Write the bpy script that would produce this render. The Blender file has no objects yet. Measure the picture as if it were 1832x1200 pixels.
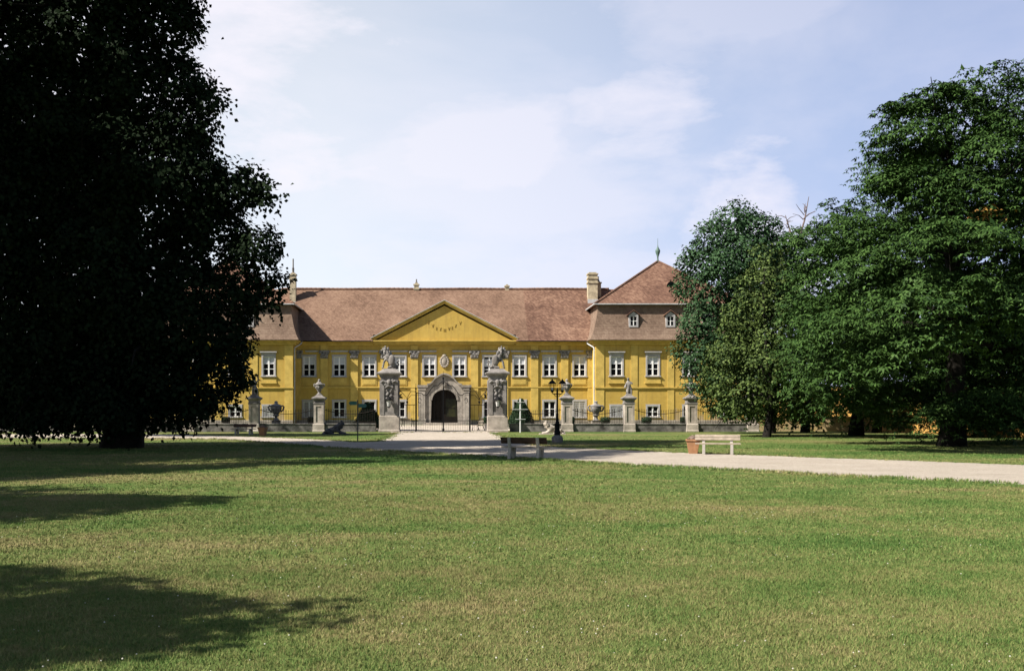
import bpy, bmesh, math, random
import numpy as np
from mathutils import Vector, Matrix, Euler

R = math.radians
PI = math.pi
random.seed(7)
scene = bpy.context.scene
COL = scene.collection

# ------------------------------------------------------------------ helpers
class MB:
    """collects vertices and faces, then links them as ONE mesh object"""
    def __init__(s):
        s.v = []; s.f = []; s.mi = []
    def add(s, vs, fs, mi=0):
        o = len(s.v)
        s.v += [tuple(p) for p in vs]
        for f in fs:
            s.f.append(tuple(i + o for i in f)); s.mi.append(mi)
        return s
    def box(s, x0, x1, y0, y1, z0, z1, mi=0):
        vs = [(x0,y0,z0),(x1,y0,z0),(x1,y1,z0),(x0,y1,z0),(x0,y0,z1),(x1,y0,z1),(x1,y1,z1),(x0,y1,z1)]
        return s.add(vs, [(0,3,2,1),(4,5,6,7),(0,1,5,4),(1,2,6,5),(2,3,7,6),(3,0,4,7)], mi)
    def taper(s, cx, cy, z0, z1, w0, d0, w1, d1, mi=0):
        a, b, c, d = w0/2, d0/2, w1/2, d1/2
        vs = [(cx-a,cy-b,z0),(cx+a,cy-b,z0),(cx+a,cy+b,z0),(cx-a,cy+b,z0),(cx-c,cy-d,z1),(cx+c,cy-d,z1),(cx+c,cy+d,z1),(cx-c,cy+d,z1)]
        return s.add(vs, [(0,3,2,1),(4,5,6,7),(0,1,5,4),(1,2,6,5),(2,3,7,6),(3,0,4,7)], mi)
    def stack(s, cx, cy, prof, mi=0, depth=None):
        """square stacked profile [(half width, z)...]; depth = half depth delta"""
        k = 0.0 if depth is None else depth
        vs = []; fs = []
        for (h, z) in prof:
            hx, hy = h, h + k
            vs += [(cx-hx,cy-hy,z),(cx+hx,cy-hy,z),(cx+hx,cy+hy,z),(cx-hx,cy+hy,z)]
        n = len(prof)
        for i in range(n-1):
            for j in range(4):
                a = i*4+j; b = i*4+(j+1)%4
                fs.append((a, b, b+4, a+4))
        fs.append((3,2,1,0)); q = (n-1)*4; fs.append((q,q+1,q+2,q+3))
        return s.add(vs, fs, mi)
    def obox(s, c, ax, ay, az, mi=0):
        """oriented box: centre and three half-axis vectors"""
        c, ax, ay, az = map(Vector, (c, ax, ay, az))
        vs = [c+ax*i+ay*j+az*k for k in (-1,1) for (i,j) in ((-1,-1),(1,-1),(1,1),(-1,1))]
        return s.add(vs, [(0,3,2,1),(4,5,6,7),(0,1,5,4),(1,2,6,5),(2,3,7,6),(3,0,4,7)], mi)
    def bar(s, p, q, w, d=None, up=(0,0,1), mi=0):
        p, q = Vector(p), Vector(q); d = w if d is None else d
        t = (q-p); L = t.length
        if L < 1e-6: return s
        t /= L; u = Vector(up)
        if abs(t.dot(u)) > .95: u = Vector((1,0,0))
        a = t.cross(u).normalized(); b = a.cross(t)
        return s.obox((p+q)/2, t*L/2, a*w/2, b*d/2, mi)
    def tube(s, pts, rads, n=8, caps=True, mi=0):
        pts = [Vector(p) for p in pts]
        if not hasattr(rads, '__len__'): rads = [rads]*len(pts)
        vs = []; fs = []; pu = None
        for i, p in enumerate(pts):
            t = (pts[min(i+1,len(pts)-1)] - pts[max(i-1,0)]).normalized()
            if pu is None:
                u = Vector((0,0,1)) if abs(t.z) < .9 else Vector((1,0,0))
                a = t.cross(u).normalized()
            else:
                a = (pu - t*pu.dot(t))
                a = a.normalized() if a.length > 1e-6 else t.orthogonal().normalized()
            pu = a; b = t.cross(a)
            for k in range(n):
                g = 2*PI*k/n
                vs.append(p + (a*math.cos(g) + b*math.sin(g))*rads[i])
        for i in range(len(pts)-1):
            for k in range(n):
                fs.append((i*n+k, i*n+(k+1)%n, (i+1)*n+(k+1)%n, (i+1)*n+k))
        if caps:
            fs.append(tuple(range(n-1,-1,-1))); q = (len(pts)-1)*n; fs.append(tuple(range(q,q+n)))
        return s.add(vs, fs, mi)
    def lathe(s, cx, cy, prof, n=20, mi=0, sx=1, sy=1):
        vs = []; fs = []
        for (r, z) in prof:
            r = max(r, .002)
            for k in range(n):
                g = 2*PI*k/n
                vs.append((cx+r*sx*math.cos(g), cy+r*sy*math.sin(g), z))
        for i in range(len(prof)-1):
            for k in range(n):
                fs.append((i*n+k, i*n+(k+1)%n, (i+1)*n+(k+1)%n, (i+1)*n+k))
        fs.append(tuple(range(n-1,-1,-1))); q = (len(prof)-1)*n; fs.append(tuple(range(q,q+n)))
        return s.add(vs, fs, mi)
    def blob(s, c, r, n=8, m=6, mi=0):
        rx, ry, rz = (r, r, r) if not hasattr(r, '__len__') else r
        vs = []; fs = []
        for i in range(m+1):
            t = PI*(i/m); t = min(max(t, .05), PI-.05)
            for k in range(n):
                g = 2*PI*k/n
                vs.append((c[0]+rx*math.sin(t)*math.cos(g), c[1]+ry*math.sin(t)*math.sin(g), c[2]-rz*math.cos(t)))
        for i in range(m):
            for k in range(n):
                fs.append((i*n+k, i*n+(k+1)%n, (i+1)*n+(k+1)%n, (i+1)*n+k))
        fs.append(tuple(range(n-1,-1,-1))); q = m*n; fs.append(tuple(range(q,q+n)))
        return s.add(vs, fs, mi)
    def strip(s, xs, lo, hi, y0, y1, mi=0):
        """solid plate in the XZ plane between two contours lo(x), hi(x), from y0 (front) to y1"""
        n = len(xs); vs = []; fs = []
        for y in (y0, y1):
            for i, x in enumerate(xs):
                vs.append((x, y, lo[i])); vs.append((x, y, hi[i]))
        o = 2*n
        for i in range(n-1):
            a, b, c, d = 2*i, 2*i+2, 2*i+3, 2*i+1
            fs.append((a,b,c,d)); fs.append((a+o,d+o,c+o,b+o))
            fs.append((d,c,c+o,d+o)); fs.append((a,a+o,b+o,b))
        fs.append((0,1,1+o,o)); e = 2*n-2; fs.append((e,e+o,e+1+o,e+1))
        return s.add(vs, fs, mi)
    def build(s, name, m, parent=None, smooth=False, bevel=0, loc=None):
        me = bpy.data.meshes.new(name)
        me.from_pydata(s.v, [], s.f)
        ms = m if isinstance(m, (list, tuple)) else [m]
        for x in ms: me.materials.append(x)
        if len(ms) > 1: me.polygons.foreach_set('material_index', s.mi)
        if smooth: me.polygons.foreach_set('use_smooth', [True]*len(me.polygons))
        me.update()
        o = bpy.data.objects.new(name, me); COL.objects.link(o)
        if parent is not None: o.parent = parent
        if loc is not None: o.location = loc
        if bevel:
            b = o.modifiers.new('bevel', 'BEVEL'); b.width = bevel; b.segments = 2; b.limit_method = 'ANGLE'
        if smooth:
            try: me.set_sharp_from_angle(angle=R(40))
            except Exception: pass
        return o

def tag(o, label=None, cat=None, group=None, kind=None):
    if label: o['label'] = label
    if cat:
        o['category'] = cat
        if not kind: o['kind'] = 'thing'
    if group: o['group'] = group
    if kind: o['kind'] = kind
    return o
def thing(name, loc, label, cat, group=None, rz=0):
    o = bpy.data.objects.new(name, None); COL.objects.link(o)
    o.location = loc; o.rotation_euler = (0,0,rz); o.empty_display_size = .2
    return tag(o, label, cat, group)
def copy_tree(o, parent=None):
    c = o.copy(); COL.objects.link(c)
    if parent is not None: c.parent = parent
    for ch in list(o.children): copy_tree(ch, c)
    return c
def skin_obj(name, V, E, m, parent=None, sub=2, loc=None, rz=0, scale=1):
    """one continuous sculpted body: V = [(x,y,z,r)...], vertex 0 is the root"""
    me = bpy.data.meshes.new(name)
    me.from_pydata([v[:3] for v in V], E, [])
    me.materials.append(m)
    o = bpy.data.objects.new(name, me); COL.objects.link(o)
    sk = o.modifiers.new('skin', 'SKIN'); sk.use_smooth_shade = True
    if not me.skin_vertices:
        bpy.context.view_layer.objects.active = o
        bpy.ops.mesh.customdata_skin_add()
    for i, v in enumerate(V):
        me.skin_vertices[0].data[i].radius = (v[3], v[3]); me.skin_vertices[0].data[i].use_root = (i == 0)
    s = o.modifiers.new('subsurf', 'SUBSURF'); s.levels = sub; s.render_levels = sub
    if parent is not None: o.parent = parent
    if loc is not None: o.location = loc
    o.rotation_euler = (0,0,rz)
    o.scale = (scale,)*3
    return o

# ------------------------------------------------------------------ materials
def srgb(r, g, b):
    f = lambda c: (c/255/12.92) if c <= 10 else ((c/255+.055)/1.055)**2.4
    return (f(r), f(g), f(b), 1)
class NT:
    def __init__(s, m):
        m.use_nodes = True; s.t = m.node_tree; s.n = s.t.nodes; s.l = s.t.links
        s.b = s.n.get('Principled BSDF')
    def new(s, t, **kw):
        x = s.n.new(t)
        for k, v in kw.items():
            if k.startswith('_'): setattr(x, k[1:], v)
        return x
    def link(s, a, b): s.l.new(a, b)
    def noise(s, vec, scale, detail=4, rough=.6, dist=0):
        x = s.n.new('ShaderNodeTexNoise'); x.inputs['Scale'].default_value = scale
        x.inputs['Detail'].default_value = detail; x.inputs['Roughness'].default_value = rough; x.inputs['Distortion'].default_value = dist
        if vec is not None: s.link(vec, x.inputs['Vector'])
        return x.outputs['Fac']
    def pos(s): return s.n.new('ShaderNodeNewGeometry').outputs['Position']
    def mapping(s, vec, sc=(1,1,1), loc=(0,0,0), rot=(0,0,0)):
        x = s.n.new('ShaderNodeMapping'); x.inputs['Scale'].default_value = sc; x.inputs['Location'].default_value = loc
        x.inputs['Rotation'].default_value = rot
        s.link(vec, x.inputs['Vector']); return x.outputs['Vector']
    def ramp(s, fac, stops):
        x = s.n.new('ShaderNodeValToRGB'); cr = x.color_ramp
        while len(cr.elements) < len(stops): cr.elements.new(.5)
        for e, (p, c) in zip(cr.elements, stops):
            e.position = p; e.color = c if hasattr(c, '__len__') else (c, c, c, 1)
        s.link(fac, x.inputs['Fac']); return x.outputs['Color']
    def mix(s, fac, a, b, mode='MIX'):
        x = s.n.new('ShaderNodeMix'); x.data_type = 'RGBA'; x.blend_type = mode
        for sock, v in ((x.inputs[0], fac), (x.inputs[6], a), (x.inputs[7], b)):
            if hasattr(v, 'is_linked'): s.link(v, sock)
            else: sock.default_value = v if hasattr(v, '__len__') or sock == x.inputs[0] else (v,v,v,1)
        return x.outputs[2]
    def math(s, op, a, b=0.0, c=None, clamp=False):
        x = s.n.new('ShaderNodeMath'); x.operation = op; x.use_clamp = clamp
        for i, v in enumerate((a, b, c)):
            if v is None: continue
            if hasattr(v, 'is_linked'): s.link(v, x.inputs[i])
            else: x.inputs[i].default_value = v
        return x.outputs[0]
    def sep(s, vec):
        x = s.n.new('ShaderNodeSeparateXYZ'); s.link(vec, x.inputs[0]); return x.outputs
    def comb(s, x=0, y=0, z=0):
        c = s.n.new('ShaderNodeCombineXYZ')
        for i, v in enumerate((x, y, z)):
            if hasattr(v, 'is_linked'): s.link(v, c.inputs[i])
            else: c.inputs[i].default_value = v
        return c.outputs[0]
    def bump(s, h, strength=.3, dist=.02):
        x = s.n.new('ShaderNodeBump'); x.inputs['Strength'].default_value = strength; x.inputs['Distance'].default_value = dist
        s.link(h, x.inputs['Height']); s.link(x.outputs[0], s.b.inputs['Normal'])
    def color(s, c): s.link(c, s.b.inputs['Base Color'])
def mat(name, col, rough=.8, var=.25, scale=3.0, spec=.3, bump=0, bscale=20, metal=0, dark=None):
    """plain procedural material: colour broken up by noise"""
    m = bpy.data.materials.new(name); t = NT(m)
    t.b.inputs['Roughness'].default_value = rough; t.b.inputs['Specular IOR Level'].default_value = spec
    t.b.inputs['Metallic'].default_value = metal
    p = t.pos(); n = t.noise(p, scale, 6, .65)
    lo = dark if dark else tuple(c*(1-var*1.4) for c in col[:3]) + (1,)
    hi = tuple(min(1, c*(1+var*.7)) for c in col[:3]) + (1,)
    t.color(t.ramp(n, [(.3, lo), (.72, hi)]))
    if bump: t.bump(t.noise(p, bscale, 4), bump, .02)
    return m
M = {}
def yellow_wall():
    m = bpy.data.materials.new('yellow_plaster'); t = NT(m); t.b.inputs['Roughness'].default_value = .9; t.b.inputs['Specular IOR Level'].default_value = .15
    p = t.pos(); x, y, z = t.sep(p)
    n1 = t.noise(p, .35, 5, .6); n2 = t.noise(p, 2.2, 6, .7)
    c = t.ramp(n1, [(.3, (.40, .272, .062, 1)), (.7, (.51, .36, .092, 1))])
    c = t.mix(t.math('MULTIPLY', t.ramp(n2, [(.42, 0), (.75, 1)]), .35), c, (.30, .185, .045, 1))
    st = t.noise(t.mapping(p, (3.0, 3.0, .25)), 1.0, 5, .65)           # rain streaks
    c = t.mix(t.math('MULTIPLY', t.ramp(st, [(.48, 0), (.74, 1)]), .55), c, (.27, .18, .06, 1))
    # patches of lost paint low down, where damp rises
    low = t.math('SUBTRACT', 1.0, t.math('DIVIDE', z, 2.6), clamp=True)
    pn = t.noise(p, .8, 6, .7)
    pm = t.math('MULTIPLY', t.ramp(t.math('ADD', pn, t.math('MULTIPLY', low, .45)), [(.68, 0), (.82, 1)]), .8)
    c = t.mix(pm, c, (.38, .30, .19, 1))
    # shallow horizontal joints on the lower storey
    j = t.math('LESS_THAN', t.math('FRACT', t.math('DIVIDE', z, .55)), .05)
    j = t.math('MULTIPLY', j, t.math('LESS_THAN', z, 4.5)); j = t.math('MULTIPLY', j, t.math('GREATER_THAN', z, .8))
    c = t.mix(t.math('MULTIPLY', j, .22), c, (.19, .11, .02, 1))
    t.color(c); t.bump(t.noise(p, 12, 5), .25, .02)
    return m
M['wall'] = yellow_wall()
M['trim'] = mat('yellow_stucco_trim', (.51, .365, .098), .85, .2, 1.2, .15, .2, 10)
M['stone'] = mat('weathered_grey_stone', (.24, .222, .21), .9, .42, 1.1, .15, .6, 8)
M['stone_carved'] = mat('carved_grey_stone', (.25, .235, .225), .9, .55, 3.5, .12, .9, 12)
M['portal_stone'] = mat('beige_grey_portal_stone', (.31, .28, .245), .9, .38, 1.3, .12, .6, 8)
M['stone_pale'] = mat('pale_limestone', (.38, .335, .29), .9, .35, 1.4, .15, .5, 9)
M['stone_white'] = mat('whitewashed_stone', (.46, .39, .31), .9, .35, 1.0, .15, .5, 9)
M['surround'] = mat('window_stone', (.37, .36, .37), .85, .18, 2, .2)
M['white'] = mat('white_paint', (.74, .74, .74), .5, .06, 3, .3)
M['blind'] = mat('white_blind', (.46, .47, .50), .7, .08, 3, .2)
M['iron'] = mat('black_iron', (.007, .007, .008), .7, .3, 6, .12)
M['dark_metal'] = mat('dark_green_metal', (.015, .03, .028), .45, .3, 5, .4)
M['zinc'] = mat('zinc_sheet', (.45, .46, .47), .5, .2, 2, .4)
M['copper'] = mat('green_copper', (.09, .15, .13), .6, .35, 4, .3)
M['chimney'] = mat('cream_render', (.44, .38, .27), .9, .3, 2, .1, .3, 10)
M['shingle'] = None
def glass():
    m = bpy.data.materials.new('dark_window_glass'); t = NT(m)
    t.b.inputs['Base Color'].default_value = (.006, .006, .007, 1); t.b.inputs['Roughness'].default_value = .22
    t.b.inputs['Specular IOR Level'].default_value = .12
    t.bump(t.noise(t.pos(), 1.2, 2), .05, .05)
    return m
M['glass'] = glass()
M['grille_glass'] = mat('grey_shuttered_glass', (.17, .16, .15), .7, .15, 8, .2)
M['lamp_glass'] = mat('frosted_lamp_glass', (.62, .62, .60), .4, .05, 4, .3)
def tiles(name, cols, big=.25, mott=1.6, row=.19, contrast=.5, seam=None):
    m = bpy.data.materials.new(name); t = NT(m); t.b.inputs['Roughness'].default_value = .9; t.b.inputs['Specular IOR Level'].default_value = .15
    p = t.pos(); x, y, z = t.sep(p)
    v = t.comb(t.math('ADD', x, y), t.math('MULTIPLY', z, 1.15), 0)
    br = t.new('ShaderNodeTexBrick'); br.offset = .5
    t.link(v, br.inputs['Vector'])
    for k, val in (('Scale', 1.0), ('Mortar Size', .012), ('Mortar Smooth', .4), ('Bias', 0.0), ('Brick Width', .20), ('Row Height', row)): br.inputs[k].default_value = val
    br.inputs['Color1'].default_value = (.0,.0,.0,1); br.inputs['Color2'].default_value = (1,1,1,1); br.inputs['Mortar'].default_value = (.5,.5,.5,1)
    n1 = t.noise(p, big, 5, .6); n2 = t.noise(t.mapping(p, (1, 1, 1.6)), mott, 6, .75)
    f = t.math('ADD', t.math('MULTIPLY', n1, .55), t.math('MULTIPLY', n2, .45))
    f = t.math('ADD', f, t.math('MULTIPLY', t.math('SUBTRACT', br.outputs['Color'], .5), .16*contrast*2))
    c = t.ramp(f, [(.34, cols[0]), (.5, cols[1]), (.66, cols[2])])
    # dark joint lines between the tiles
    c = t.mix(t.math('MULTIPLY', br.outputs['Fac'], .55), c, tuple(q*.35 for q in cols[0][:3]) + (1,))
    if seam: 
        c2 = t.ramp(t.math('ADD', f, -.02), [(.36, seam[1]), (.5, seam[2]), (.64, seam[3])])
        edge = t.math('ADD', x, t.math('MULTIPLY', t.math('SUBTRACT', n2, .5), .5))
        k = t.math('MULTIPLY', t.math('GREATER_THAN', edge, seam[0]), .9)
        c = t.mix(k, c, c2)
    t.color(c)
    saw = t.math('FRACT', t.math('DIVIDE', t.math('MULTIPLY', z, 1.15), row))
    h = t.math('ADD', t.math('MULTIPLY', saw, -.6), t.math('MULTIPLY', n2, .6))
    t.bump(h, .55, .05)
    return m
M['roof'] = tiles('pinkish_clay_tiles', ((.11,.066,.046,1), (.175,.108,.076,1), (.235,.152,.108,1)), seam=(10.2, (.075,.040,.029,1), (.140,.079,.056,1), (.245,.152,.106,1)))
M['roof_old'] = tiles('mottled_clay_tiles', ((.075,.040,.029,1), (.145,.080,.056,1), (.25,.152,.106,1)), mott=2.2)
M['mansard'] = tiles('worn_brown_tiles', ((.105,.070,.052,1), (.170,.118,.088,1), (.245,.180,.135,1)), mott=1.6, row=.24, contrast=.3)

def patches(t, p):
    """worn and lush patches of the lawn, shared by the soil and the blades"""
    n1 = t.noise(t.mapping(p, (.55, 1.0, 1)), .16, 5, .6, .5)
    n2 = t.noise(p, .9, 5, .65)
    n3 = t.noise(p, 7, 3, .6)
    return t.math('ADD', t.math('ADD', t.math('MULTIPLY', n1, .55), t.math('MULTIPLY', n2, .3)), t.math('MULTIPLY', n3, .15))
GR = [(.37, (.046, .106, .022, 1)), (.445, (.098, .155, .040, 1)), (.51, (.146, .172, .055, 1)), (.575, (.205, .188, .078, 1)), (.65, (.29, .23, .12, 1))]
def ground_mat():
    m = bpy.data.materials.new('lawn_ground'); t = NT(m); t.b.inputs['Roughness'].default_value = 1; t.b.inputs['Specular IOR Level'].default_value = .05
    p = t.pos(); f = patches(t, p)
    c = t.ramp(f, GR)
    fine = t.noise(p, 38, 3, .7)
    c = t.mix(t.math('MULTIPLY', t.ramp(fine, [(.35, 0), (.7, 1)]), .55), c, (.034, .05, .014, 1))
    t.color(c); t.bump(t.noise(p, 26, 4, .7), .9, .06)
    return m
M['ground'] = ground_mat()
def blade_mat():
    m = bpy.data.materials.new('grass_blades'); t = NT(m); t.b.inputs['Roughness'].default_value = .75; t.b.inputs['Specular IOR Level'].default_value = .12
    p = t.pos(); f = patches(t, p)
    ri = t.n.new('ShaderNodeNewGeometry').outputs['Random Per Island']
    f = t.math('ADD', f, t.math('MULTIPLY', t.math('SUBTRACT', ri, .5), .16))
    c = t.ramp(f, GR); t.color(c)
    return m
M['blade'] = blade_mat()
def gravel_mat():
    m = bpy.data.materials.new('pale_gravel'); t = NT(m); t.b.inputs['Roughness'].default_value = 1; t.b.inputs['Specular IOR Level'].default_value = .05
    p = t.pos(); n = t.noise(p, .5, 5, .65); g = t.noise(p, 45, 3, .8); d = t.noise(p, 2.6, 5, .7)
    c = t.ramp(n, [(.3, (.44, .385, .32, 1)), (.7, (.56, .495, .42, 1))])
    c = t.mix(t.math('MULTIPLY', t.ramp(g, [(.38, 1), (.56, 0)]), .6), c, (.16, .135, .11, 1))
    c = t.mix(t.math('MULTIPLY', t.ramp(d, [(.60, 0), (.72, 1)]), .55), c, (.16, .145, .085, 1))
    s1 = t.noise(p, 9, 4, .75); s2 = t.noise(t.mapping(p, (.35, 1.4, 1)), 1.3, 5, .7)
    c = t.mix(t.math('MULTIPLY', t.ramp(s1, [(.52, 0), (.66, 1)]), .42), c, (.15, .13, .11, 1))      # coarse stones
    c = t.mix(t.math('MULTIPLY', t.ramp(s1, [(.30, 1), (.42, 0)]), .45), c, (.66, .60, .53, 1))      # pale stones
    c = t.mix(t.math('MULTIPLY', t.ramp(s2, [(.54, 0), (.68, 1)]), .30), c, (.20, .175, .14, 1))     # worn tracks
    t.color(c); t.bump(t.math('ADD', g, s1), .9, .04)
    return m
M['gravel'] = gravel_mat()
def leaf_mat(name, c0, c1, spec=.09, rough=.6):
    m = bpy.data.materials.new(name); t = NT(m); t.b.inputs['Roughness'].default_value = rough; t.b.inputs['Specular IOR Level'].default_value = spec
    g = t.n.new('ShaderNodeNewGeometry'); n = t.noise(g.outputs['Position'], .5, 3)
    f = t.math('ADD', t.math('MULTIPLY', g.outputs['Random Per Island'], .6), t.math('MULTIPLY', n, .5))
    t.color(t.ramp(f, [(.2, c0), (.85, c1)]))
    return m
M['chestnut'] = leaf_mat('chestnut_leaves', (.009,.026,.006,1), (.052,.100,.024,1))
M['linden'] = leaf_mat('linden_leaves', (.012,.028,.008,1), (.088,.126,.034,1))
M['oak'] = leaf_mat('oak_leaves', (.013,.034,.014,1), (.048,.096,.040,1))
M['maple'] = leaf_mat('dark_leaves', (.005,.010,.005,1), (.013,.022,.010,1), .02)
M['yew'] = leaf_mat('yew_needles', (.010,.022,.010,1), (.030,.060,.026,1), .1)
M['rust'] = leaf_mat('rusty_leaves', (.13,.07,.02,1), (.26,.15,.04,1))
M['bark'] = mat('dark_bark', (.016, .014, .012), .95, .5, 4, .1, .9, 14)
M['terracotta'] = mat('terracotta', (.36, .19, .10), .85, .2, 6, .2, .2, 20)
M['dry'] = leaf_mat('dry_plant', (.20,.14,.11,1), (.36,.27,.23,1))
M['soil'] = mat('dark_soil', (.06, .045, .035), 1, .4, 12, .1, .6, 30)
M['concrete'] = mat('painted_concrete', (.35, .325, .29), .85, .15, 5, .2, .2, 20)
M['plank'] = mat('weathered_plank', (.32, .265, .21), .8, .25, 6, .2, .2, 20)
M['plank_dark'] = mat('dark_brown_plank', (.055, .030, .020), .7, .4, 6, .2, .2, 20)
M['door'] = mat('dark_brown_door', (.010, .007, .005), .7, .4, 3, .15)
M['sign'] = mat('green_sign_paint', (.07, .20, .15), .5, .15, 5, .3)
M['greypaint'] = mat('light_grey_paint', (.55, .55, .55), .5, .1, 5, .3)
# ------------------------------------------------------------------ the palace
YM, YW, YB = 122.0, 119.0, 136.0          # main front, wing front, back
XI, XO = 18.1, 36.0                       # inner and outer corner of the wings
pal = thing('palace', (0, YM, 0), 'long yellow baroque palace with brown tiled roofs, white windows and grey stone portal', 'palace')
PL = (0, -YM, 0)                          # parts are written in world coordinates
def part(mb, name, m, parent=None, **k):
    o = mb.build(name, m, **k)
    o.parent = pal if parent is None else parent
    o.location = PL if parent is None else (0,0,0)
    return o

def wall_grid(mb, x0, x1, z0, z1, holes, y, depth):
    xs = sorted({x0, x1, *[h[0] for h in holes], *[h[1] for h in holes]})
    zs = sorted({z0, z1, *[h[2] for h in holes], *[h[3] for h in holes]})
    for i in range(len(xs)-1):
        for j in range(len(zs)-1):
            cx, cz = (xs[i]+xs[i+1])/2, (zs[j]+zs[j+1])/2
            if any(h[0] < cx < h[1] and h[2] < cz < h[3] for h in holes): continue
            mb.add([(xs[i],y,zs[j]),(xs[i+1],y,zs[j]),(xs[i+1],y,zs[j+1]),(xs[i],y,zs[j+1])], [(0,1,2,3)])
    for (a, b, c, d) in holes:
        mb.add([(a,y,c),(b,y,c),(b,y,d),(a,y,d),(a,y+depth,c),(b,y+depth,c),(b,y+depth,d),(a,y+depth,d)], [(0,4,5,1),(1,5,6,2),(2,6,7,3),(3,7,4,0)])

BAYS = [(k-4.5)*3.68 for k in range(10)]
WIN_R = [20.57, 24.92, 29.25, 33.5]
WIN_L = [-21.0, -25.0, -29.25, -33.5]
hw = .71
main_holes = [(x-hw, x+hw, 5.96, 8.36) for x in BAYS] + [(x-hw, x+hw, .95, 2.88) for x in BAYS if abs(x) > 3] + [(-1.66, 1.66, 0.0, 4.6)]
mb = MB()
wall_grid(mb, -XI, XI, 0, 10.3, main_holes, YM, .25)
for sgn, wins in ((1, WIN_R), (-1, WIN_L)):
    a, b = (XI, XO) if sgn > 0 else (-XO, -XI)
    h = [(x-.68, x+.68, 5.9, 8.2) for x in wins] + [(x-.66, x+.66, 1.02, 2.28) for x in wins]
    wall_grid(mb, a, b, 0, 10.2, h, YW, .25)
    xi, xo = sgn*XI, sgn*XO
    mb.add([(xi,YW,0),(xi,YM,0),(xi,YM,10.3),(xi,YW,10.3)], [(0,1,2,3)])
    mb.add([(xo,YW,0),(xo,YB,0),(xo,YB,10.2),(xo,YW,10.2)], [(0,1,2,3)])
mb.add([(-XO,YB,0),(XO,YB,0),(XO,YB,10.2),(-XO,YB,10.2)], [(0,1,2,3)])
wall = part(mb, 'wall', M['wall'])

# plinth, string courses, cornices, pilasters
mb = MB()
for a, b, y in ((-XI, -3.2, YM), (3.2, XI, YM), (-XO, -XI, YW), (XI, XO, YW)):
    mb.box(a+.003, b-.003, y-.10, y+.05, 0, .62)
part(mb, 'plinth', M['stone_pale'])
mb = MB()
for a, b, y, z in ((-XI, -3.3, YM, 4.55), (3.3, XI, YM, 4.55), (-XO-.1, -XI+.1, YW, 4.42), (XI-.1, XO+.1, YW, 4.42)):
    mb.box(a, b, y-.17, y+.03, z, z+.13); mb.box(a, b, y-.12, y+.03, z-.12, z-.003)
part(mb, 'string_course', M['trim'])
def cornice(x0, x1, y, z, s=1):
    mb = MB()
    mb.box(x0-.25*s, x1+.25*s, y-.25, y+.02, z-.55, z-.303)
    mb.box(x0-.45*s, x1+.45*s, y-.48, y+.02, z-.30, z-.123)
    mb.box(x0-.65*s, x1+.65*s, y-.70, y+.02, z-.12, z+.04)
    part(mb, 'cornice', M['trim'])
cornice(-XI+.7, -8.75, YM, 10.28, 0); cornice(8.75, XI-.7, YM, 10.28, 0)
cornice(-XO, -XI, YW, 10.15); cornice(XI, XO, YW, 10.15)
for sgn in (-1, 1):
    mb = MB()
    for d, z0, z1 in ((.25,9.6,9.847),(.45,9.85,10.027),(.65,10.03,10.19)):
        a, b = sorted((sgn*XI, sgn*(XI-d))); mb.box(a, b, YW+.02, YM-.02, z0, z1)
    part(mb, 'cornice', M['trim'])
PIL = [-14.72, -11.04, -7.36, -3.68, 3.68, 7.36, 11.04, 14.72]
first = None
def pilaster_mesh(w0, w1):
    q = MB()
    q.box(w0, w1, -.14, .02, .62, 8.14)
    q.box(w0-.06, w1+.06, -.20, .02, .62, 1.0)
    q.box(w0, w1, -.14, .02, 9.12, 9.72)
    return q
def capital_mesh(w0, w1):
    q = MB()
    q.box(w0-.04, w1+.04, -.19, .02, 8.12, 8.20)
    q.box(w0+.05, w1-.05, -.18, .02, 8.2, 8.95)
    c = (w0+w1)/2; w = (w1-w0)/2
    for k in range(5):                                    # acanthus leaves
        x = c + (k-2)*w*.42
        q.blob((x, -.22, 8.38+.05*(k % 2)), (.12, .09, .2), 6, 4)
        q.blob((x+w*.2, -.24, 8.66), (.10, .08, .14), 6, 4)
    for s in (-1, 1):
        q.tube([(c+s*(w+.05), -.30, 8.86), (c+s*(w+.05), .0, 8.86)], .17, 10)
        q.blob((c+s*(w+.08), -.31, 8.86), .10, 6, 4)
    q.box(c-.1, c+.1, -.30, 0, 8.82, 9.02)
    q.box(w0-.2, w1+.2, -.28, .02, 8.98, 9.11)
    return q
pm = cm = None
for x in PIL:
    if pm is None:
        p0 = pilaster_mesh(-.45, .45).build('pilaster', M['trim'], pal); c0 = capital_mesh(-.45, .45).build('capital', M['stone_carved'], p0)
        pm = p0; o = p0
    else:
        o = copy_tree(pm, pal)
    o.location = (x, 0, 0)
for s in (-1, 1):                                          # half pilasters in the corners
    w = sorted((s*(XI-.003), s*(XI-.55)))
    q = pilaster_mesh(*w).build('pilaster', M['trim'], pal)
    capital_mesh(*w).build('capital', M['stone_carved'], q)
for s, wins in ((1, WIN_R), (-1, WIN_L)):
    xi = s*XI
    for a, b in ((xi, xi+s*1.0), (s*22.3, s*23.1), (s*26.65, s*27.45), (s*31.0, s*31.8), (s*XO, s*(XO-1))):
        a, b = sorted((a, b)); mb = MB(); mb.box(a+.003, b-.003, YW-.07, YW+.02, .63, 9.58); part(mb, 'lesene', M['trim'])
xs = [-XI+1.0] + [v for p in PIL for v in (p-.72, p+.72)] + [XI-1.0]
for a, b in zip(xs[0::2], xs[1::2]):
    if a < 0 < b: segs = ((-2.95, -.95), (.95, 2.95))
    else: segs = ((a+.05, b-.05),)
    for u, v in segs:
        mb = MB(); mb.box(u, v, YM-.20, YM+.02, 8.98, 9.09); mb.box(u+.04, v-.04, YM-.12, YM+.02, 8.9, 8.977); part(mb, 'frieze_moulding', M['surround'])

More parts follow.
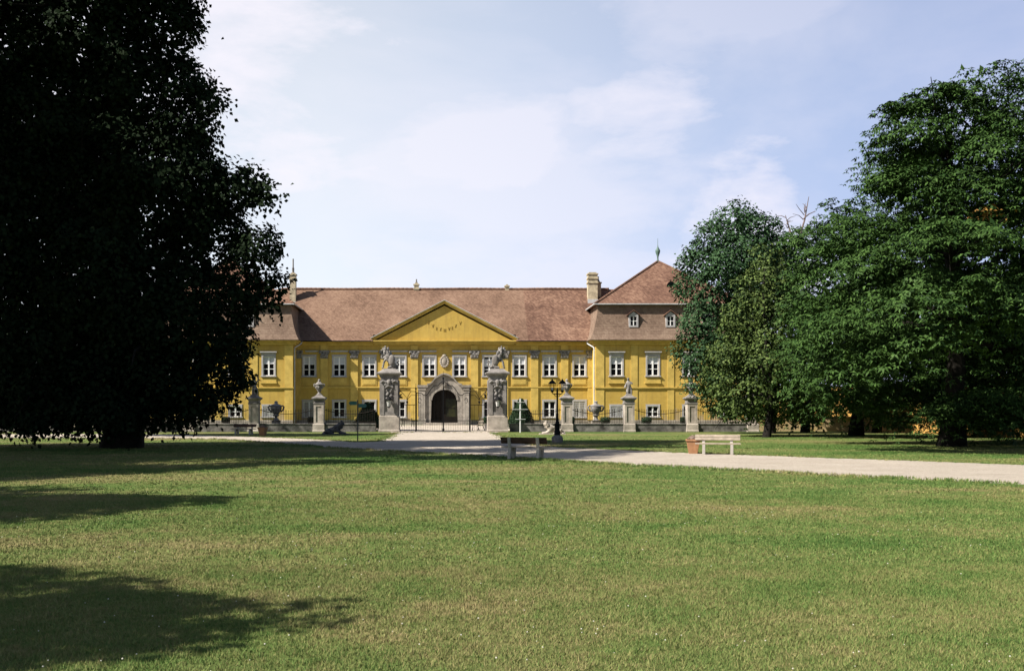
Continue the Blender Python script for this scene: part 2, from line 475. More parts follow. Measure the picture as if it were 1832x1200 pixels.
# --- windows: surround > frame, pane, blind, sill
def window_proto(w, z0, z1, bars, blind, sur=.17, grille=False, arch=False):
    q = MB(); h = w
    q.box(-h-sur, -h, -.07, .03, z0, z1+sur); q.box(h, h+sur, -.07, .03, z0, z1+sur); q.box(-h+.002, h-.002, -.07, .03, z1, z1+sur-.003)
    q.box(-h-sur-.07, h+sur+.07, -.05, .03, z1+sur+.003, z1+sur+.06)
    wi = q.build('window', M['surround'], pal)
    f = MB(); t = .085
    f.box(-h+.003, -h+t, .07, .15, z0+.003, z1-.003); f.box(h-t, h-.003, .07, .15, z0+.003, z1-.003)
    f.box(-h+t+.002, h-t-.002, .071, .149, z0+.003, z0+t); f.box(-h+t+.002, h-t-.002, .071, .149, z1-t, z1-.003)
    f.box(-.085, .085, .06, .152, z0+t+.002, z1-t-.002)
    for z in bars:
        f.box(-h+t+.002, -.087, .08, .14, z-.035, z+.035); f.box(.087, h-t-.002, .08, .14, z-.035, z+.035)
    f.build('frame', M['white'], wi)
    g = MB(); g.box(-h+.01, h-.01, .16, .19, z0+.01, z1-.01); g.build('pane', M['grille_glass'] if grille else M['glass'], wi)
    if blind:
        b = MB(); b.box(-h+t, -.09, .145, .156, blind, z1-t); b.box(.09, h-t, .145, .156, blind+.03, z1-t); b.build('blind', M['blind'], wi)
    if grille:
        b = MB()
        for k in range(1, 12): b.box(-h+2*h*k/12-.012, -h+2*h*k/12+.012, -.03, -.01, z0, z1)
        for k in range(1, 9): b.box(-h, h, -.035, -.015, z0+(z1-z0)*k/9-.012, z0+(z1-z0)*k/9+.012)
        b.build('grille', M['greypaint'], wi)
    s = MB(); s.box(-h-sur-.1, h+sur+.1, -.2, .02, z0-.12, z0-.003); s.build('sill', M['surround'], wi)
    return wi
def put(proto, spots, y):
    for i, x in enumerate(spots):
        o = proto if i == 0 else copy_tree(proto, pal)
        o.location = (x, y-YM, 0)
        for ch in o.children:
            if ch.name.startswith('blind'):
                ch.location.z = random.choice((0, 0, .06, -.05, 0, .18, -.22))
up = window_proto(.71, 5.96, 8.36, (6.78, 7.42), 7.36); put(up, BAYS, YM)
g_closed = [-16.56, 16.56]; lows = [x for x in BAYS if abs(x) > 3 and x not in g_closed]
lo = window_proto(.71, .95, 2.88, (1.95,), 0); put(lo, [x for x in BAYS if abs(x) > 3 and abs(abs(x)-16.56) > .1], YM)
lg = window_proto(.71, .95, 2.88, (), 0, grille=True); put(lg, [-16.56, 16.56], YM)
uw = window_proto(.68, 5.9, 8.2, (6.72, 7.36), 7.32); put(uw, WIN_R+WIN_L, YW)
lw = window_proto(.66, 1.02, 2.28, (1.62,), 0); put(lw, WIN_R[1:]+[-25.0, -29.25, -33.5], YW)
lwg = window_proto(.66, 1.02, 2.28, (), 0, grille=True); put(lwg, [WIN_R[0], -21.0], YW)
# raised panels below the upper windows
for x in BAYS:
    if abs(x) < 3: continue
    mb = MB(); mb.box(x-.95, x+.95, YM-.05, YM+.02, 4.85, 5.72); mb.box(x-.78, x+.78, YM-.09, YM+.02, 4.98, 5.58)
    mb.box(x-.95, x+.95, YM-.10, YM+.02, 5.723, 5.78); part(mb, 'apron_panel', M['trim'])
for wins in (WIN_R, WIN_L):
    for x in wins:
        mb = MB(); mb.box(x-.98, x+.98, YW-.16, YW+.02, 4.98, 5.14); mb.box(x-.92, x+.92, YW-.07, YW+.02, 5.143, 5.62); part(mb, 'apron_panel', M['trim'])
hood = None
for wins in (WIN_R, WIN_L):
    for x in wins:
        if hood is None:
            q = MB(); q.box(-1.0, 1.0, -.34, .02, 8.68, 8.80); q.box(-.94, .94, -.22, .02, 8.58, 8.677); q.box(-.86, .86, -.08, .02, 8.42, 8.577)
            hood = q.build('window_hood', M['surround'], pal); o = hood
        else:
            o = hood.copy(); COL.objects.link(o)
        o.location = (x, YW-YM, 0)

# --- pediment
PH, PZ0, PZ1 = 8.55, 10.2, 14.55
mb = MB()
mb.add([(-PH,YM-.30,PZ0),(PH,YM-.30,PZ0),(0,YM-.30,PZ1),(-PH,YM+6,PZ0),(PH,YM+6,PZ0),(0,YM+6,PZ1)], [(0,1,2),(0,2,5,3),(1,4,5,2),(0,3,4,1)])
ped = part(mb, 'pediment', M['wall'])
def pp(mb, name, m, **k):
    o = mb.build(name, m, **k); o.parent = ped; return o
mb = MB()
mb.box(-PH-.35, PH+.35, YM-.75, YM-.03, PZ0-.02, PZ0+.12); mb.box(-PH-.15, PH+.15, YM-.55, YM-.03, PZ0-.22, PZ0-.023); mb.box(-PH, PH, YM-.34, YM-.03, PZ0-.42, PZ0-.223)
L = math.hypot(PH, PZ1-PZ0); ux, uz = PH/L, (PZ1-PZ0)/L
def rake(mb, d0, d1, t0, t1):
    """a course along both slopes: d = distance forward, t = height across the slope"""
    for s in (-1, 1):
        def P(u, t): return (s*(PH+.45)*(1-u) , PZ0+.02 + u*(PZ1-PZ0+.28) + t)
        a = P(0, t0); b = P(1, t0); c = P(1, t1); d = P(0, t1)
        ya, yb = YM-d1, YM-d0
        vs = [(a[0],ya,a[1]),(b[0],ya,b[1]),(c[0],ya,c[1]),(d[0],ya,d[1]),(a[0],yb,a[1]),(b[0],yb,b[1]),(c[0],yb,c[1]),(d[0],yb,d[1])]
        mb.add(vs, [(0,1,2,3),(4,7,6,5),(0,4,5,1),(3,2,6,7),(0,3,7,4),(1,5,6,2)])
rake(mb, .29, .68, .16, .32); rake(mb, .28, .50, -.08, .157)
pp(mb, 'raking_cornice', M['trim'])
mb = MB(); rake(mb, .22, .76, .325, .40); rake(mb, -6.0, .21, .325, .38); pp(mb, 'flashing', M['zinc'])
mb = MB(); yn = YM-.31                                      # the painted numerals of the old sundial
for (px, py, k) in ((767,577,0),(774,583,1),(781,588,2),(788,589,0),(795,591,3),(803,588,1),(809,587,2),(815,583,0),(823,578,1)):
    x, z = (px-795)/14.6, 1.7+(735-py)/14.6; h = .20
    if k == 0: mb.bar((x-.1,yn,z-h),(x+.1,yn,z+h), .06, .012); mb.bar((x+.1,yn-.002,z-h),(x-.1,yn-.002,z+h), .06, .012)
    elif k == 1: mb.bar((x-.12,yn,z+h),(x,yn,z-h), .06, .012); mb.bar((x+.12,yn-.002,z+h),(x,yn-.002,z-h), .06, .012)
    else:
        for i in range(k): mb.bar((x-.08+i*.12,yn,z-h),(x-.08+i*.12,yn,z+h), .05, .012)
pp(mb, 'sundial_numerals', mat('faded_numeral_paint', (.30,.21,.065), .9, .4, 4))

# --- portal and door
mb = MB()
xs = np.linspace(-3.15, 3.15, 85); lo_c = []; hi_c = []
for x in xs:
    ax = abs(x)
    lo_c.append(0.0 if ax > 1.61 else 3.05 + 1.38*math.sqrt(max(0, 1-(ax/1.61)**2.3)))
    if ax > 2.05: z = 4.85
    elif ax > 1.15: u = (2.05-ax)/.9; z = 4.85 + .75*u*u
    else: z = 5.6 + .52*math.cos(ax/1.15*PI/2)
    hi_c.append(z)
mb.strip(list(xs), lo_c, hi_c, YM-.42, YM+.03)
for s in (-1, 1):
    a, b = sorted((s*2.35, s*3.12)); mb.box(a, b, YM-.62, YM-.40, 0, 4.25)
    a, b = sorted((s*2.25, s*3.22)); mb.box(a, b, YM-.70, YM-.40, 0, .75)
    mb.box(a, b, YM-.70, YM-.40, 4.253, 4.4); a, b = sorted((s*2.0, s*3.3)); mb.box(a, b, YM-.74, YM-.40, 4.6, 4.87)
    mb.box(a+.08, b-.08, YM-.62, YM-.40, 4.403, 4.597)
portal = part(mb, 'portal', M['portal_stone'])
mb = MB(); n = len(xs)
sel = [i for i in range(n) if abs(xs[i]) <= 2.15]
mb.strip([xs[i] for i in sel], [hi_c[i]-.02 for i in sel], [hi_c[i]+.2 for i in sel], YM-.72, YM+.02)
o = mb.build('portal_crown', M['portal_stone'], portal)
mb = MB(); arc = [(1.61*math.cos(g), YM-.46, 3.05+1.38*math.sin(g)) for g in np.linspace(0, PI, 25)]
for k in range(24):
    if k in (11, 12): continue
    mb.bar(arc[k], arc[k+1], .26, .12, up=(0,1,0))
mb.taper(0, YM-.52, 4.3, 5.3, .42, .3, .62, .36); mb.blob((0, YM-.68, 4.85), (.22,.16,.3), 8, 6)
mb.build('keystone_arch', M['portal_stone'], portal)
mb = MB(); mb.box(-1.66, 0.003, YM+.18, YM+.26, .03, 4.6)
for z0, z1 in ((.3, 1.3), (1.5, 2.9), (3.1, 4.2)):
    mb.box(-1.45, -.2, YM+.14, YM+.177, z0, z1)
dl = mb.build('door', M['door'], portal)
mb = MB(); mb.box(.006, 1.66, YM+.18, YM+.26, .03, 1.0); mb.box(.006, .16, YM+.18, YM+.26, 1.003, 4.6); mb.box(1.5, 1.66, YM+.18, YM+.26, 1.003, 4.6); mb.box(.163, 1.497, YM+.18, YM+.26, 3.2, 4.6); mb.box(.163, 1.497, YM+.181, YM+.259, 2.0, 2.1)
dr = mb.build('door', M['door'], portal)
gm = bpy.data.materials.new('door_glass_green_reflection'); t = NT(gm); t.b.inputs['Roughness'].default_value = .2; t.b.inputs['Specular IOR Level'].default_value = .2
t.color(t.ramp(t.noise(t.pos(), 1.1, 3), [(.35, (.01,.012,.008,1)), (.65, (.035,.035,.014,1))]))  # mottled green painted in as a reflection in the glass
mb = MB(); mb.box(.162, 1.498, YM+.21, YM+.24, 1.002, 3.198); mb.build('glass_panel', gm, portal)
mb = MB(); mb.box(-2.6, 2.6, YM-2.2, YM-.75, 0.006, .14); mb.box(-2.2, 2.2, YM-1.7, YM-.753, .143, .28); mb.build('doorstep', M['stone_pale'], portal)

# --- coat of arms over the portal
mb = MB(); z = 7.75
mb.blob((0, YM-.08, z), (.38,.16,.52), 12, 8)
for k in range(14):
    g = 2*PI*k/14; mb.blob((.46*math.cos(g), YM-.1, z+.62*math.sin(g)), (.15,.13,.15), 6, 4)
mb.blob((0, YM-.12, z+.74), (.25,.12,.14), 8, 5)
part(mb, 'coat_of_arms', M['stone_pale'], smooth=True)

# --- roofs
E = .85; zr, yr = 17.45, 129.0
roofm = MB()
k = (YM-(YM-E))/(yr-(YM-E)); zw = 10.26+k*(zr-10.26)
PW = PH+.2
roofm.add([(-XI+.1,YM-E,10.26),(-PW,YM-E,10.26),(-PW,YM,zw),(-XI+.1,YM,zw)], [(0,1,2,3)])
roofm.add([(PW,YM-E,10.26),(XI-.1,YM-E,10.26),(XI-.1,YM,zw),(PW,YM,zw)], [(0,1,2,3)])
roofm.add([(-XI-3,YM,zw),(XI+3,YM,zw),(XI+7,yr,zr),(-XI-7,yr,zr)], [(0,1,2,3)])
roofm.add([(-XI-7,yr,zr),(XI+7,yr,zr),(XI+7,YB+.5,10.2),(-XI-7,YB+.5,10.2)], [(0,1,2,3)])
roofm.box(-XI+.1, -PW, YM-E+.02, YM-E+.06, 10.16, 10.255); roofm.box(PW, XI-.1, YM-E+.02, YM-E+.06, 10.16, 10.255)
roof = part(roofm, 'roof', M['roof'])
mb = MB()
for i in range(75):                                         # ridge tiles
    x = -XI-3 + i*.565; w = .02*math.sin(i*12.9)
    mb.tube([(x, yr, zr+.02+w), (x+.6, yr, zr+.05+w)], .17, 8)
mb.build('ridge_tiles', M['roof_old'], roof)
mb = MB(); mb.box(-XI+.4, -8.95, YM-E-.13, YM-E-.003, 10.13, 10.25); mb.box(8.95, XI-.4, YM-E-.13, YM-E-.003, 10.13, 10.25)
mb.build('gutter', M['iron'], roof)
def chimney(cx, cy, w, d, z0, z1, pipe=None, bands=1, base=True):
    q = MB(); q.box(cx-w/2, cx+w/2, cy-d/2, cy+d/2, z0, z1)
    for k in range(bands):
        z = z1-.02-.55*k; q.box(cx-w/2-.09, cx+w/2+.09, cy-d/2-.09, cy+d/2+.09, z-.16, z)
    q.box(cx-w/2+.12, cx+w/2-.12, cy-d/2+.12, cy+d/2-.12, z1+.003, z1+.14)
    c = q.build('chimney', M['chimney'], roof)
    if pipe:
        q = MB(); q.tube([(cx,cy,z1+.1),(cx,cy,z1+pipe*.4)], .15, 10); q.tube([(cx,cy,z1+pipe*.4),(cx,cy,z1+pipe)], .09, 10); q.build('flue_pipe', M['stone'], c)
    if base:
        q = MB(); q.box(cx-w/2-.06, cx+w/2+.06, cy-d/2-.06, cy-d/2+.02, z0+.1, z0+.62); q.build('flashing', M['zinc'], c)
s1 = 13.95
chimney((1059-795)/s1, 127.4, 1.2, 1.1, 15.3, 19.25, None, 3); chimney((1071.5-795)/s1, 128.2, .6, .8, 16, 18.25, .75, 1, False)
chimney((525-795)/s1, 127.4, .75, .8, 15.0, 19.2, 1.95, 2)
chimney((745-795)/13.8, 129.1, .6, .6, 17, 18.15, .62, 2, False); chimney((907-795)/13.8, 129.1, .52, .52, 17, 17.95, None, 1, False)

# mansard wings
def wing(s):
    x0, x1 = (XI, XO) if s > 0 else (-XO, -XI)
    prof = [(.80,10.17),(.48,10.75),(.16,11.65),(-.08,12.7),(-.24,13.6),(-.30,14.42)]
    q = MB(); vs = []; fs = []
    for (o, z) in prof:
        vs += [(x0-o,YW-o,z),(x1+o,YW-o,z),(x1+o,YB+o,z),(x0-o,YB+o,z)]
    for i in range(len(prof)-1):
        for j in range(4):
            a = i*4+j; b = i*4+(j+1)%4; fs.append((a,b,b+4,a+4))
    q.add(vs, fs)
    q.box(x0-.78, x1+.78, YW-.78, YW-.60, 10.10, 10.163)
    w = part(q, 'mansard_roof', M['mansard'])
    q = MB(); o = .12
    cx = (x0+x1)/2; cy = 126.2; za = 20.65
    q.add([(x0-o,YW-o,14.5),(x1+o,YW-o,14.5),(x1+o,YB-1,14.5),(x0-o,YB-1,14.5),(cx,cy,za)], [(0,1,4),(1,2,4),(2,3,4),(3,0,4),(0,3,2,1)])
    h = q.build('hip_roof', M['roof_old'], w)
    q = MB()
    for (ax, ay) in ((x0-o,YW-o),(x1+o,YW-o),(x1+o,YB-1),(x0-o,YB-1)): q.tube([(ax,ay,14.55),(cx,cy,za+.03)], .13, 7)
    q.build('hip_tiles', M['roof_old'], w)
    q = MB(); q.box(x0-.2, x1+.2, YW-.27, YW-.123, 14.40, 14.52); q.box(x0-.26, x0-.123, YW-.12, YB-1.2, 14.40, 14.52); q.box(x1+.123, x1+.26, YW-.12, YB-1.2, 14.40, 14.52)
    q.build('gutter', M['zinc'], w)
    q = MB(); q.lathe(cx, cy, [(.22,za-.15),(.10,za+.2),(.09,za+.55),(.28,za+1.1),(.32,za+1.35),(.18,za+1.6),(.07,za+1.85),(.03,za+2.1),(.02,za+2.9)], 14)
    q.build('finial', M['copper'], w, smooth=True)
    q = MB(); xo = cx+.65*s; zz = 17.15; yy = YW-o + (zz-14.5)/(za-14.5)*(cy-YW+o)
    g = [(xo+.55*math.cos(a), yy-.45, zz-.25+.62*math.sin(a)) for a in np.linspace(0, PI, 11)]
    for i in range(10): q.add([g[i], g[i+1], (g[i+1][0], yy+.9, g[i+1][2]+.12), (g[i][0], yy+.9, g[i][2]+.12)], [(0,1,2,3)])
    e = q.build('eyebrow_dormer', M['roof_old'], w)
    q = MB(); q.add([(p[0]*.96+xo*.04, yy-.3, p[2]-.04) for p in g], [tuple(range(11))]); q.build('opening', M['glass'], e)
    return w
wr = wing(1); wl = wing(-1)
def dormer(x, par):
    z0, yf = 11.7, YW-.12
    q = MB(); w = .56
    q.box(x-w, x-w+.2, yf-.12, yf+1.0, z0, z0+1.42); q.box(x+w-.2, x+w, yf-.12, yf+1.0, z0, z0+1.42); q.box(x-w+.203, x+w-.203, yf-.12, yf+.9, z0, z0+.2); q.box(x-w+.203, x+w-.203, yf-.12, yf+.9, z0+1.25, z0+1.42)
    q.add([(x-w,yf-.12,z0+1.423),(x+w,yf-.12,z0+1.423),(x,yf-.12,z0+1.86),(x-w,yf+.9,z0+1.423),(x+w,yf+.9,z0+1.423),(x,yf+.9,z0+1.86)], [(0,1,2),(3,5,4),(0,2,5,3),(1,4,5,2),(0,3,4,1)])
    d = part(q, 'dormer', M['surround'])
    q = MB(); q.box(x-w+.2, x+w-.2, yf+.0, yf+.03, z0+.2, z0+1.25); q.build('pane', M['glass'], d)
    q = MB(); q.box(x-.05, x+.05, yf-.04, yf-.003, z0+.203, z0+1.247); q.box(x-w+.203, x-.053, yf-.035, yf-.003, z0+.7, z0+.76); q.box(x+.053, x+w-.203, yf-.035, yf-.003, z0+.7, z0+.76); q.build('frame', M['white'], d)
    q = MB()
    for s in (-1, 1):
        a = Vector((x+s*(w+.24), 0, z0+1.36)); b = Vector((x, 0, z0+1.98))
        vs = []
        for yv in (yf-.3, yf+1.3):
            vs += [(a.x,yv,a.z),(b.x,yv,b.z),(b.x,yv,b.z+.08),(a.x,yv,a.z+.08)]
        q.add(vs, [(0,1,2,3),(4,7,6,5),(0,4,5,1),(3,2,6,7),(0,3,7,4),(1,5,6,2)])
    q.build('dormer_roof', M['roof_old'], d)
for px in (1133, 1199, 1265): dormer((px-795)/14.97, wr)
for px in (446, 380, 314): dormer((px-795)/14.97, wl)
mb = MB()
for s in (-1, 1):
    x = s*(XI-.14)
    mb.tube([(s*(XI-.75),YM-E+.0,10.15),(s*(XI-.7),YM-E,9.9),(x,YW+.5,9.3),(x,YW+.35,8.9),(x,YW+.35,.1)], .075, 8)
part(mb, 'downpipe', M['zinc'])
# ------------------------------------------------------------------ ground, paths
def G(px, py, X0=0):
    """a point of the level ground seen at this place of the photograph"""
    Y = 1.7*1781/(py-735.0)
    return ((px-795.0)/1781*Y, Y)
mb = MB()
# one sheet to the horizon, finer near the middle
gx = [-3000,-400,-120,-60,-30,0,30,60,120,400,3000]; gy = [-300,-40,-10,0,20,40,60,80,100,160,400,4000]
vs = [(x,y,0) for y in gy for x in gx]; n = len(gx)
mb.add(vs, [(j*n+i, j*n+i+1, (j+1)*n+i+1, (j+1)*n+i) for j in range(len(gy)-1) for i in range(n-1)])
tag(mb.build('ground', M['ground']), kind='structure')

def ribbon(near, far, z, name, m):
    """sheet between two edges given as pixel polylines, edges slightly ragged"""
    rnd = random.Random(3)
    def dens(pl):
        out = []
        pts = [G(*p) for p in pl]
        for a, b in zip(pts[:-1], pts[1:]):
            L = math.hypot(b[0]-a[0], b[1]-a[1]); k = max(2, int(L/.35))
            for i in range(k):
                u = i/k; out.append((a[0]+(b[0]-a[0])*u+rnd.uniform(-.06,.06), a[1]+(b[1]-a[1])*u+rnd.uniform(-.10,.10)+.16*math.sin((a[0]+(b[0]-a[0])*u)*1.7)*math.sin((a[0]+(b[0]-a[0])*u)*.53)))
        out.append(pts[-1]); return out
    poly = dens(near) + dens(far)[::-1]
    from mathutils.geometry import delaunay_2d_cdt
    r = delaunay_2d_cdt([Vector(p) for p in poly], [], [list(range(len(poly)))], 1, 1e-4)
    me = bpy.data.meshes.new(name); me.from_pydata([(v.x, v.y, z) for v in r[0]], [], [tuple(f) for f in r[2]]); me.materials.append(m)
    if len(me.polygons) and me.polygons[0].normal.z < 0: me.flip_normals()
    o = bpy.data.objects.new(name, me); COL.objects.link(o); return tag(o, kind='structure')
# edges of the gravel path
near = [(-900,789),(-200,786),(0,784),(200,783.5),(380,785),(480,791),(600,801),(760,810),(916,819),(1000,824),(1100,830),(1300,840),(1500,851),(1832,866),(2100,879),(2500,896)]
far = [(-900,778),(-200,777),(0,776.5),(150,776),(300,777),(420,780),(560,785.5),(636,790.5),(676,789.5),(690,785),(703,778.5),(712,773.6),(880,773.6),(893,778.5),(905,785),(925,791),(960,796.5),(1000,800),(1130,805.5),(1240,810.5),(1400,816),(1600,823),(1832,831.5),(2100,841),(2500,856)]
ribbon(near, far, .004, 'path', M['gravel'])
mb = MB(); mb.add([(-4.0,77.5,.008),(4.0,77.5,.008),(5.2,86,.008),(9,94,.008),(9,119.5,.008),(-9,119.5,.008),(-9,94,.008),(-5.2,86,.008)], [tuple(range(8))])
tag(mb.build('forecourt', M['gravel']), kind='structure')
mb = MB()
for a, b in ((-XO+1, -9.6), (9.6, XO-1)): mb.box(a, b, 112.5, 117.2, -.05, .01)

# lawn blades: short mown grass, thick where the lawn is close
rng = np.random.default_rng(11)
def on_path(x, y):
    px = 795+x/y*1781; py = 735+1.7*1781/y
    a = np.array(near); b = np.array(far)
    lo_ = np.interp(px, b[:,0], b[:,1]); hi_ = np.interp(px, a[:,0], a[:,1])
    return ((py > lo_-.2) & (py < hi_+.1)) | (py < 775)
def blades(n, y0, y1, hmin, hmax, w, per):
    # area-uniform points in the wedge in front of the camera, with a margin at the sides
    u = rng.random(n); y = np.sqrt(y0**2 + u*(y1**2-y0**2))
    x = (rng.random(n)-.47)*(y*1.12+9)
    P = np.stack([x, y], 1)
    P = np.repeat(P, per, 0) + rng.normal(0, .028, (n*per, 2))
    N = len(P)
    h = rng.uniform(hmin, hmax, N)*(.6+.8*rng.random(N)); a = rng.random(N)*2*PI; lean = rng.uniform(.1, 1.1, N)*h
    la = rng.random(N)*2*PI; ww = w*(.7+.6*rng.random(N))
    V = np.zeros((N, 3, 3))
    V[:,0,0] = P[:,0]-np.cos(a)*ww; V[:,0,1] = P[:,1]-np.sin(a)*ww
    V[:,1,0] = P[:,0]+np.cos(a)*ww; V[:,1,1] = P[:,1]+np.sin(a)*ww
    V[:,2,0] = P[:,0]+np.cos(la)*lean; V[:,2,1] = P[:,1]+np.sin(la)*lean; V[:,2,2] = h
    return V
def tri_mesh(name, V, m, k):
    """mesh from an array (faces, k corners, 3)"""
    n = len(V); me = bpy.data.meshes.new(name)
    me.vertices.add(n*k); me.vertices.foreach_set('co', V.astype(np.float32).ravel())
    me.loops.add(n*k); me.loops.foreach_set('vertex_index', np.arange(n*k, dtype=np.int32))
    me.polygons.add(n); me.polygons.foreach_set('loop_start', np.arange(0, n*k, k, dtype=np.int32))
    try: me.polygons.foreach_set('loop_total', np.full(n, k, dtype=np.int32))
    except Exception: pass
    me.update(calc_edges=True); me.validate()
    ms = m if isinstance(m, (list, tuple)) else [m]
    for x in ms: me.materials.append(x)
    o = bpy.data.objects.new(name, me); COL.objects.link(o); return o
V = np.concatenate([blades(70000, 4.5, 11, .012, .034, .0028, 10), blades(62000, 11, 20, .014, .034, .005, 6), blades(36000, 20, 34, .016, .036, .010, 4), blades(16000, 30, 50, .02, .045, .016, 3), blades(9000, 44, 72, .02, .04, .022, 3)])
V = V[~on_path(V[:,0,0], V[:,0,1])]
tag(tri_mesh('grass', V, M['blade'], 3), 'short mown grass of the wide lawn in front', 'grass', kind='stuff')
# clover flowers
def edge_tufts(pl, n):
    pts = np.array([G(*p) for p in pl if -60 <= p[0] <= 1950]); i = rng.integers(0, len(pts)-1, n); u = rng.random(n)[:,None]
    P = pts[i]*(1-u)+pts[i+1]*u+rng.normal(0, 1, (n,2))*np.array([.2,.16]); P = np.repeat(P, 9, 0)+rng.normal(0, .05, (n*9,2)); N = len(P)
    h = rng.uniform(.03,.10,N); a = rng.random(N)*2*PI; V = np.zeros((N,3,3)); w = .012
    V[:,0,:2] = P-np.stack([np.cos(a),np.sin(a)],1)*w; V[:,1,:2] = P+np.stack([np.cos(a),np.sin(a)],1)*w; V[:,2,:2] = P+rng.normal(0,.03,(N,2)); V[:,2,2] = h
    return V
tag(tri_mesh('grass_edge', np.concatenate([edge_tufts(near, 1500), edge_tufts(far, 1100)]), M['blade'], 3), 'longer grass tufts creeping over the gravel edges', 'grass', kind='stuff')
mb = MB(); cl = random.Random(5)
fl = bpy.data.materials.new('white_clover'); t = NT(fl); t.color(t.ramp(t.noise(t.pos(), 30, 2), [(.3,(.42,.40,.33,1)),(.7,(.6,.58,.5,1))]))
cents = [(cl.uniform(-.42,.52), cl.uniform(5.5, 17)) for _ in range(34)]
for _ in range(330):
    if cl.random() < .75:
        c = cl.choice(cents); y = c[1]+cl.gauss(0,.8); x = c[0]*c[1]+cl.gauss(0,.9)
    else:
        y = cl.uniform(5.2, 22); x = cl.uniform(-.45,.56)*y
    r = cl.uniform(.004,.008); mb.blob((x,y,cl.uniform(.035,.055)), (r,r,r*.8), 5, 3)
tag(mb.build('clover_flowers', fl), 'small white clover flowers dotted over the lawn', 'clover', kind='stuff')

# ------------------------------------------------------------------ gate, pillars, fence
YF = 81.0
def gate_pillar(x, mirror, label):
    t = thing('gate_pillar', (x, YF, 0), label, 'gate pillar', 'pillars of the main gate'); t.scale = (.87, .87, 1)
    q = MB(); q.stack(0, 0, [(.98,0),(.98,.16),(.93,.2),(.93,1.25),(.86,1.36)]); q.build('base', M['stone_pale'], t, bevel=.02)
    q = MB(); q.box(-.80,.80,-.78,.80,1.35,4.42)
    for s in (-1, 1):
        a, b = sorted((s*.80, s*.46)); q.box(a, b, -.90, -.783, 1.36, 4.42)        # corner strips leave a sunk panel
    q.box(-.457,.457,-.86,-.783,4.1,4.42); q.box(-.457,.457,-.86,-.783,1.36,1.62)
    for s in (-1, 1): q.box(*sorted((s*.803,s*.92)), -.45, .45, 1.36, 4.2)
    q.build('shaft', M['stone'], t)
    q = MB()                                                # carved trophies on the shaft
    r = random.Random(4)
    for k in range(16):
        q.blob((r.uniform(-.38,.38), -.90, 3.95+r.uniform(-.35,.3)), (r.uniform(.07,.17), .10, r.uniform(.08,.2)), 7, 5)
    for s in (-1, 1):
        q.tube([(s*.25,-.9,4.0),(s*.55,-.98,4.12),(s*.78,-.96,4.0)], [.1,.09,.05], 7); q.tube([(s*.12,-.95,3.7),(s*.4,-.98,3.55)], [.07,.03], 6)
    q.blob((0,-.98,4.02),(.19,.13,.24),8,6)
    for k in range(12):
        q.blob((r.uniform(-.22,.22), -.84, 3.45-.09*k+r.uniform(-.04,.04)), (.12,.09,.1), 6, 4)
    q.build('relief', M['stone_carved'], t, smooth=True)
    q = MB(); q.stack(0, 0, [(.84,4.40),(.90,4.46),(.90,4.55),(1.0,4.62),(1.12,4.70),(1.12,4.80),(1.0,4.84),(.62,5.06),(.60,5.14)]); q.build('cornice', M['stone'], t)
    # rampant lion with shield, facing away from the gate
    m = mirror
    Vv = [(.10,0,5.42,.24),(.10*m*0+.02*m,0,5.80,.25),(-.10*m,-.02,6.12,.23),(-.24*m,-.05,6.36,.20),(-.34*m,-.10,6.52,.17),(-.48*m,-.12,6.46,.09),
          (-.22*m,-.14,5.84,.11),(-.40*m,-.20,5.60,.075),(-.46*m,-.22,5.20,.07),(-.56*m,-.24,5.17,.06),
          (-.30*m,.08,5.98,.10),(-.52*m,.10,5.86,.08),(-.56*m,.06,6.10,.07),
          (.24*m,-.16,5.34,.17),(.02*m,-.26,5.24,.09),(-.16*m,-.28,5.19,.07),
          (.26*m,.16,5.34,.17),(.04*m,.24,5.24,.09),(-.12*m,.26,5.19,.07),
          (.36*m,0,5.30,.10),(.54*m,0,5.24,.07),(.64*m,0,5.42,.06),(.56*m,0,5.62,.06),(.66*m,0,5.74,.09)]
    Ed = [(0,1),(1,2),(2,3),(3,4),(4,5),(2,6),(6,7),(7,8),(8,9),(2,10),(10,11),(11,12),(0,13),(13,14),(14,15),(0,16),(16,17),(17,18),(0,19),(19,20),(20,21),(21,22),(22,23)]
    l = skin_obj('lion_statue', Vv, Ed, M['stone_carved'], None, 2, (x, YF, -5.13*.15), 0, 1.15)
    tag(l, 'grey stone lion on the %s gate pillar, turned to the %s' % (('left','left') if m > 0 else ('right','right')), 'statue', 'lions on the gate pillars')
    q = MB()                                                # mane and shield are carved on separate lumps
    for k in range(46):
        a = r.uniform(0, 2*PI); h = r.uniform(5.72, 6.56); rr = .25 if h < 6.3 else .2
        q.blob((-.14*m-(h-6.1)*.38*m+rr*math.cos(a), rr*math.sin(a), h), (.09,.09,.14), 6, 4)
    for s in (-1, 1): q.blob((-.30*m, s*.12, 6.68), (.05,.05,.08), 6, 4)
    q.blob((-.55*m,-.12,6.42),(.08,.1,.07),6,4)
    o = q.build('mane', M['stone_carved'], l, smooth=True)
    q = MB(); q.blob((.16*m,-.30,5.72),(.24,.10,.38),10,8); o = q.build('shield', M['stone'], l, smooth=True)
    # lantern
    ln = thing('wall_lantern', (x, YF-1.08, .17), 'black wall lantern with frosted glass on the %s gate pillar' % ('left' if m > 0 else 'right'), 'lantern', 'lanterns of the gate pillars')
    q = MB(); q.lathe(0,0,[(.02,2.74),(.06,2.68),(.16,2.60),(.31,2.44),(.31,2.38)],8); q.lathe(0,0,[(.13,1.90),(.13,1.86),(.05,1.82),(.03,1.74)],8)
    for k in range(6):
        g = 2*PI*k/6; q.bar((.22*math.cos(g),.22*math.sin(g),2.42),(.13*math.cos(g),.13*math.sin(g),1.88),.025)
    q.tube([(0,.0,2.6),(0,.06,2.8),(0,.2,2.78)],.02,6); q.build('lantern_frame', M['iron'], ln)
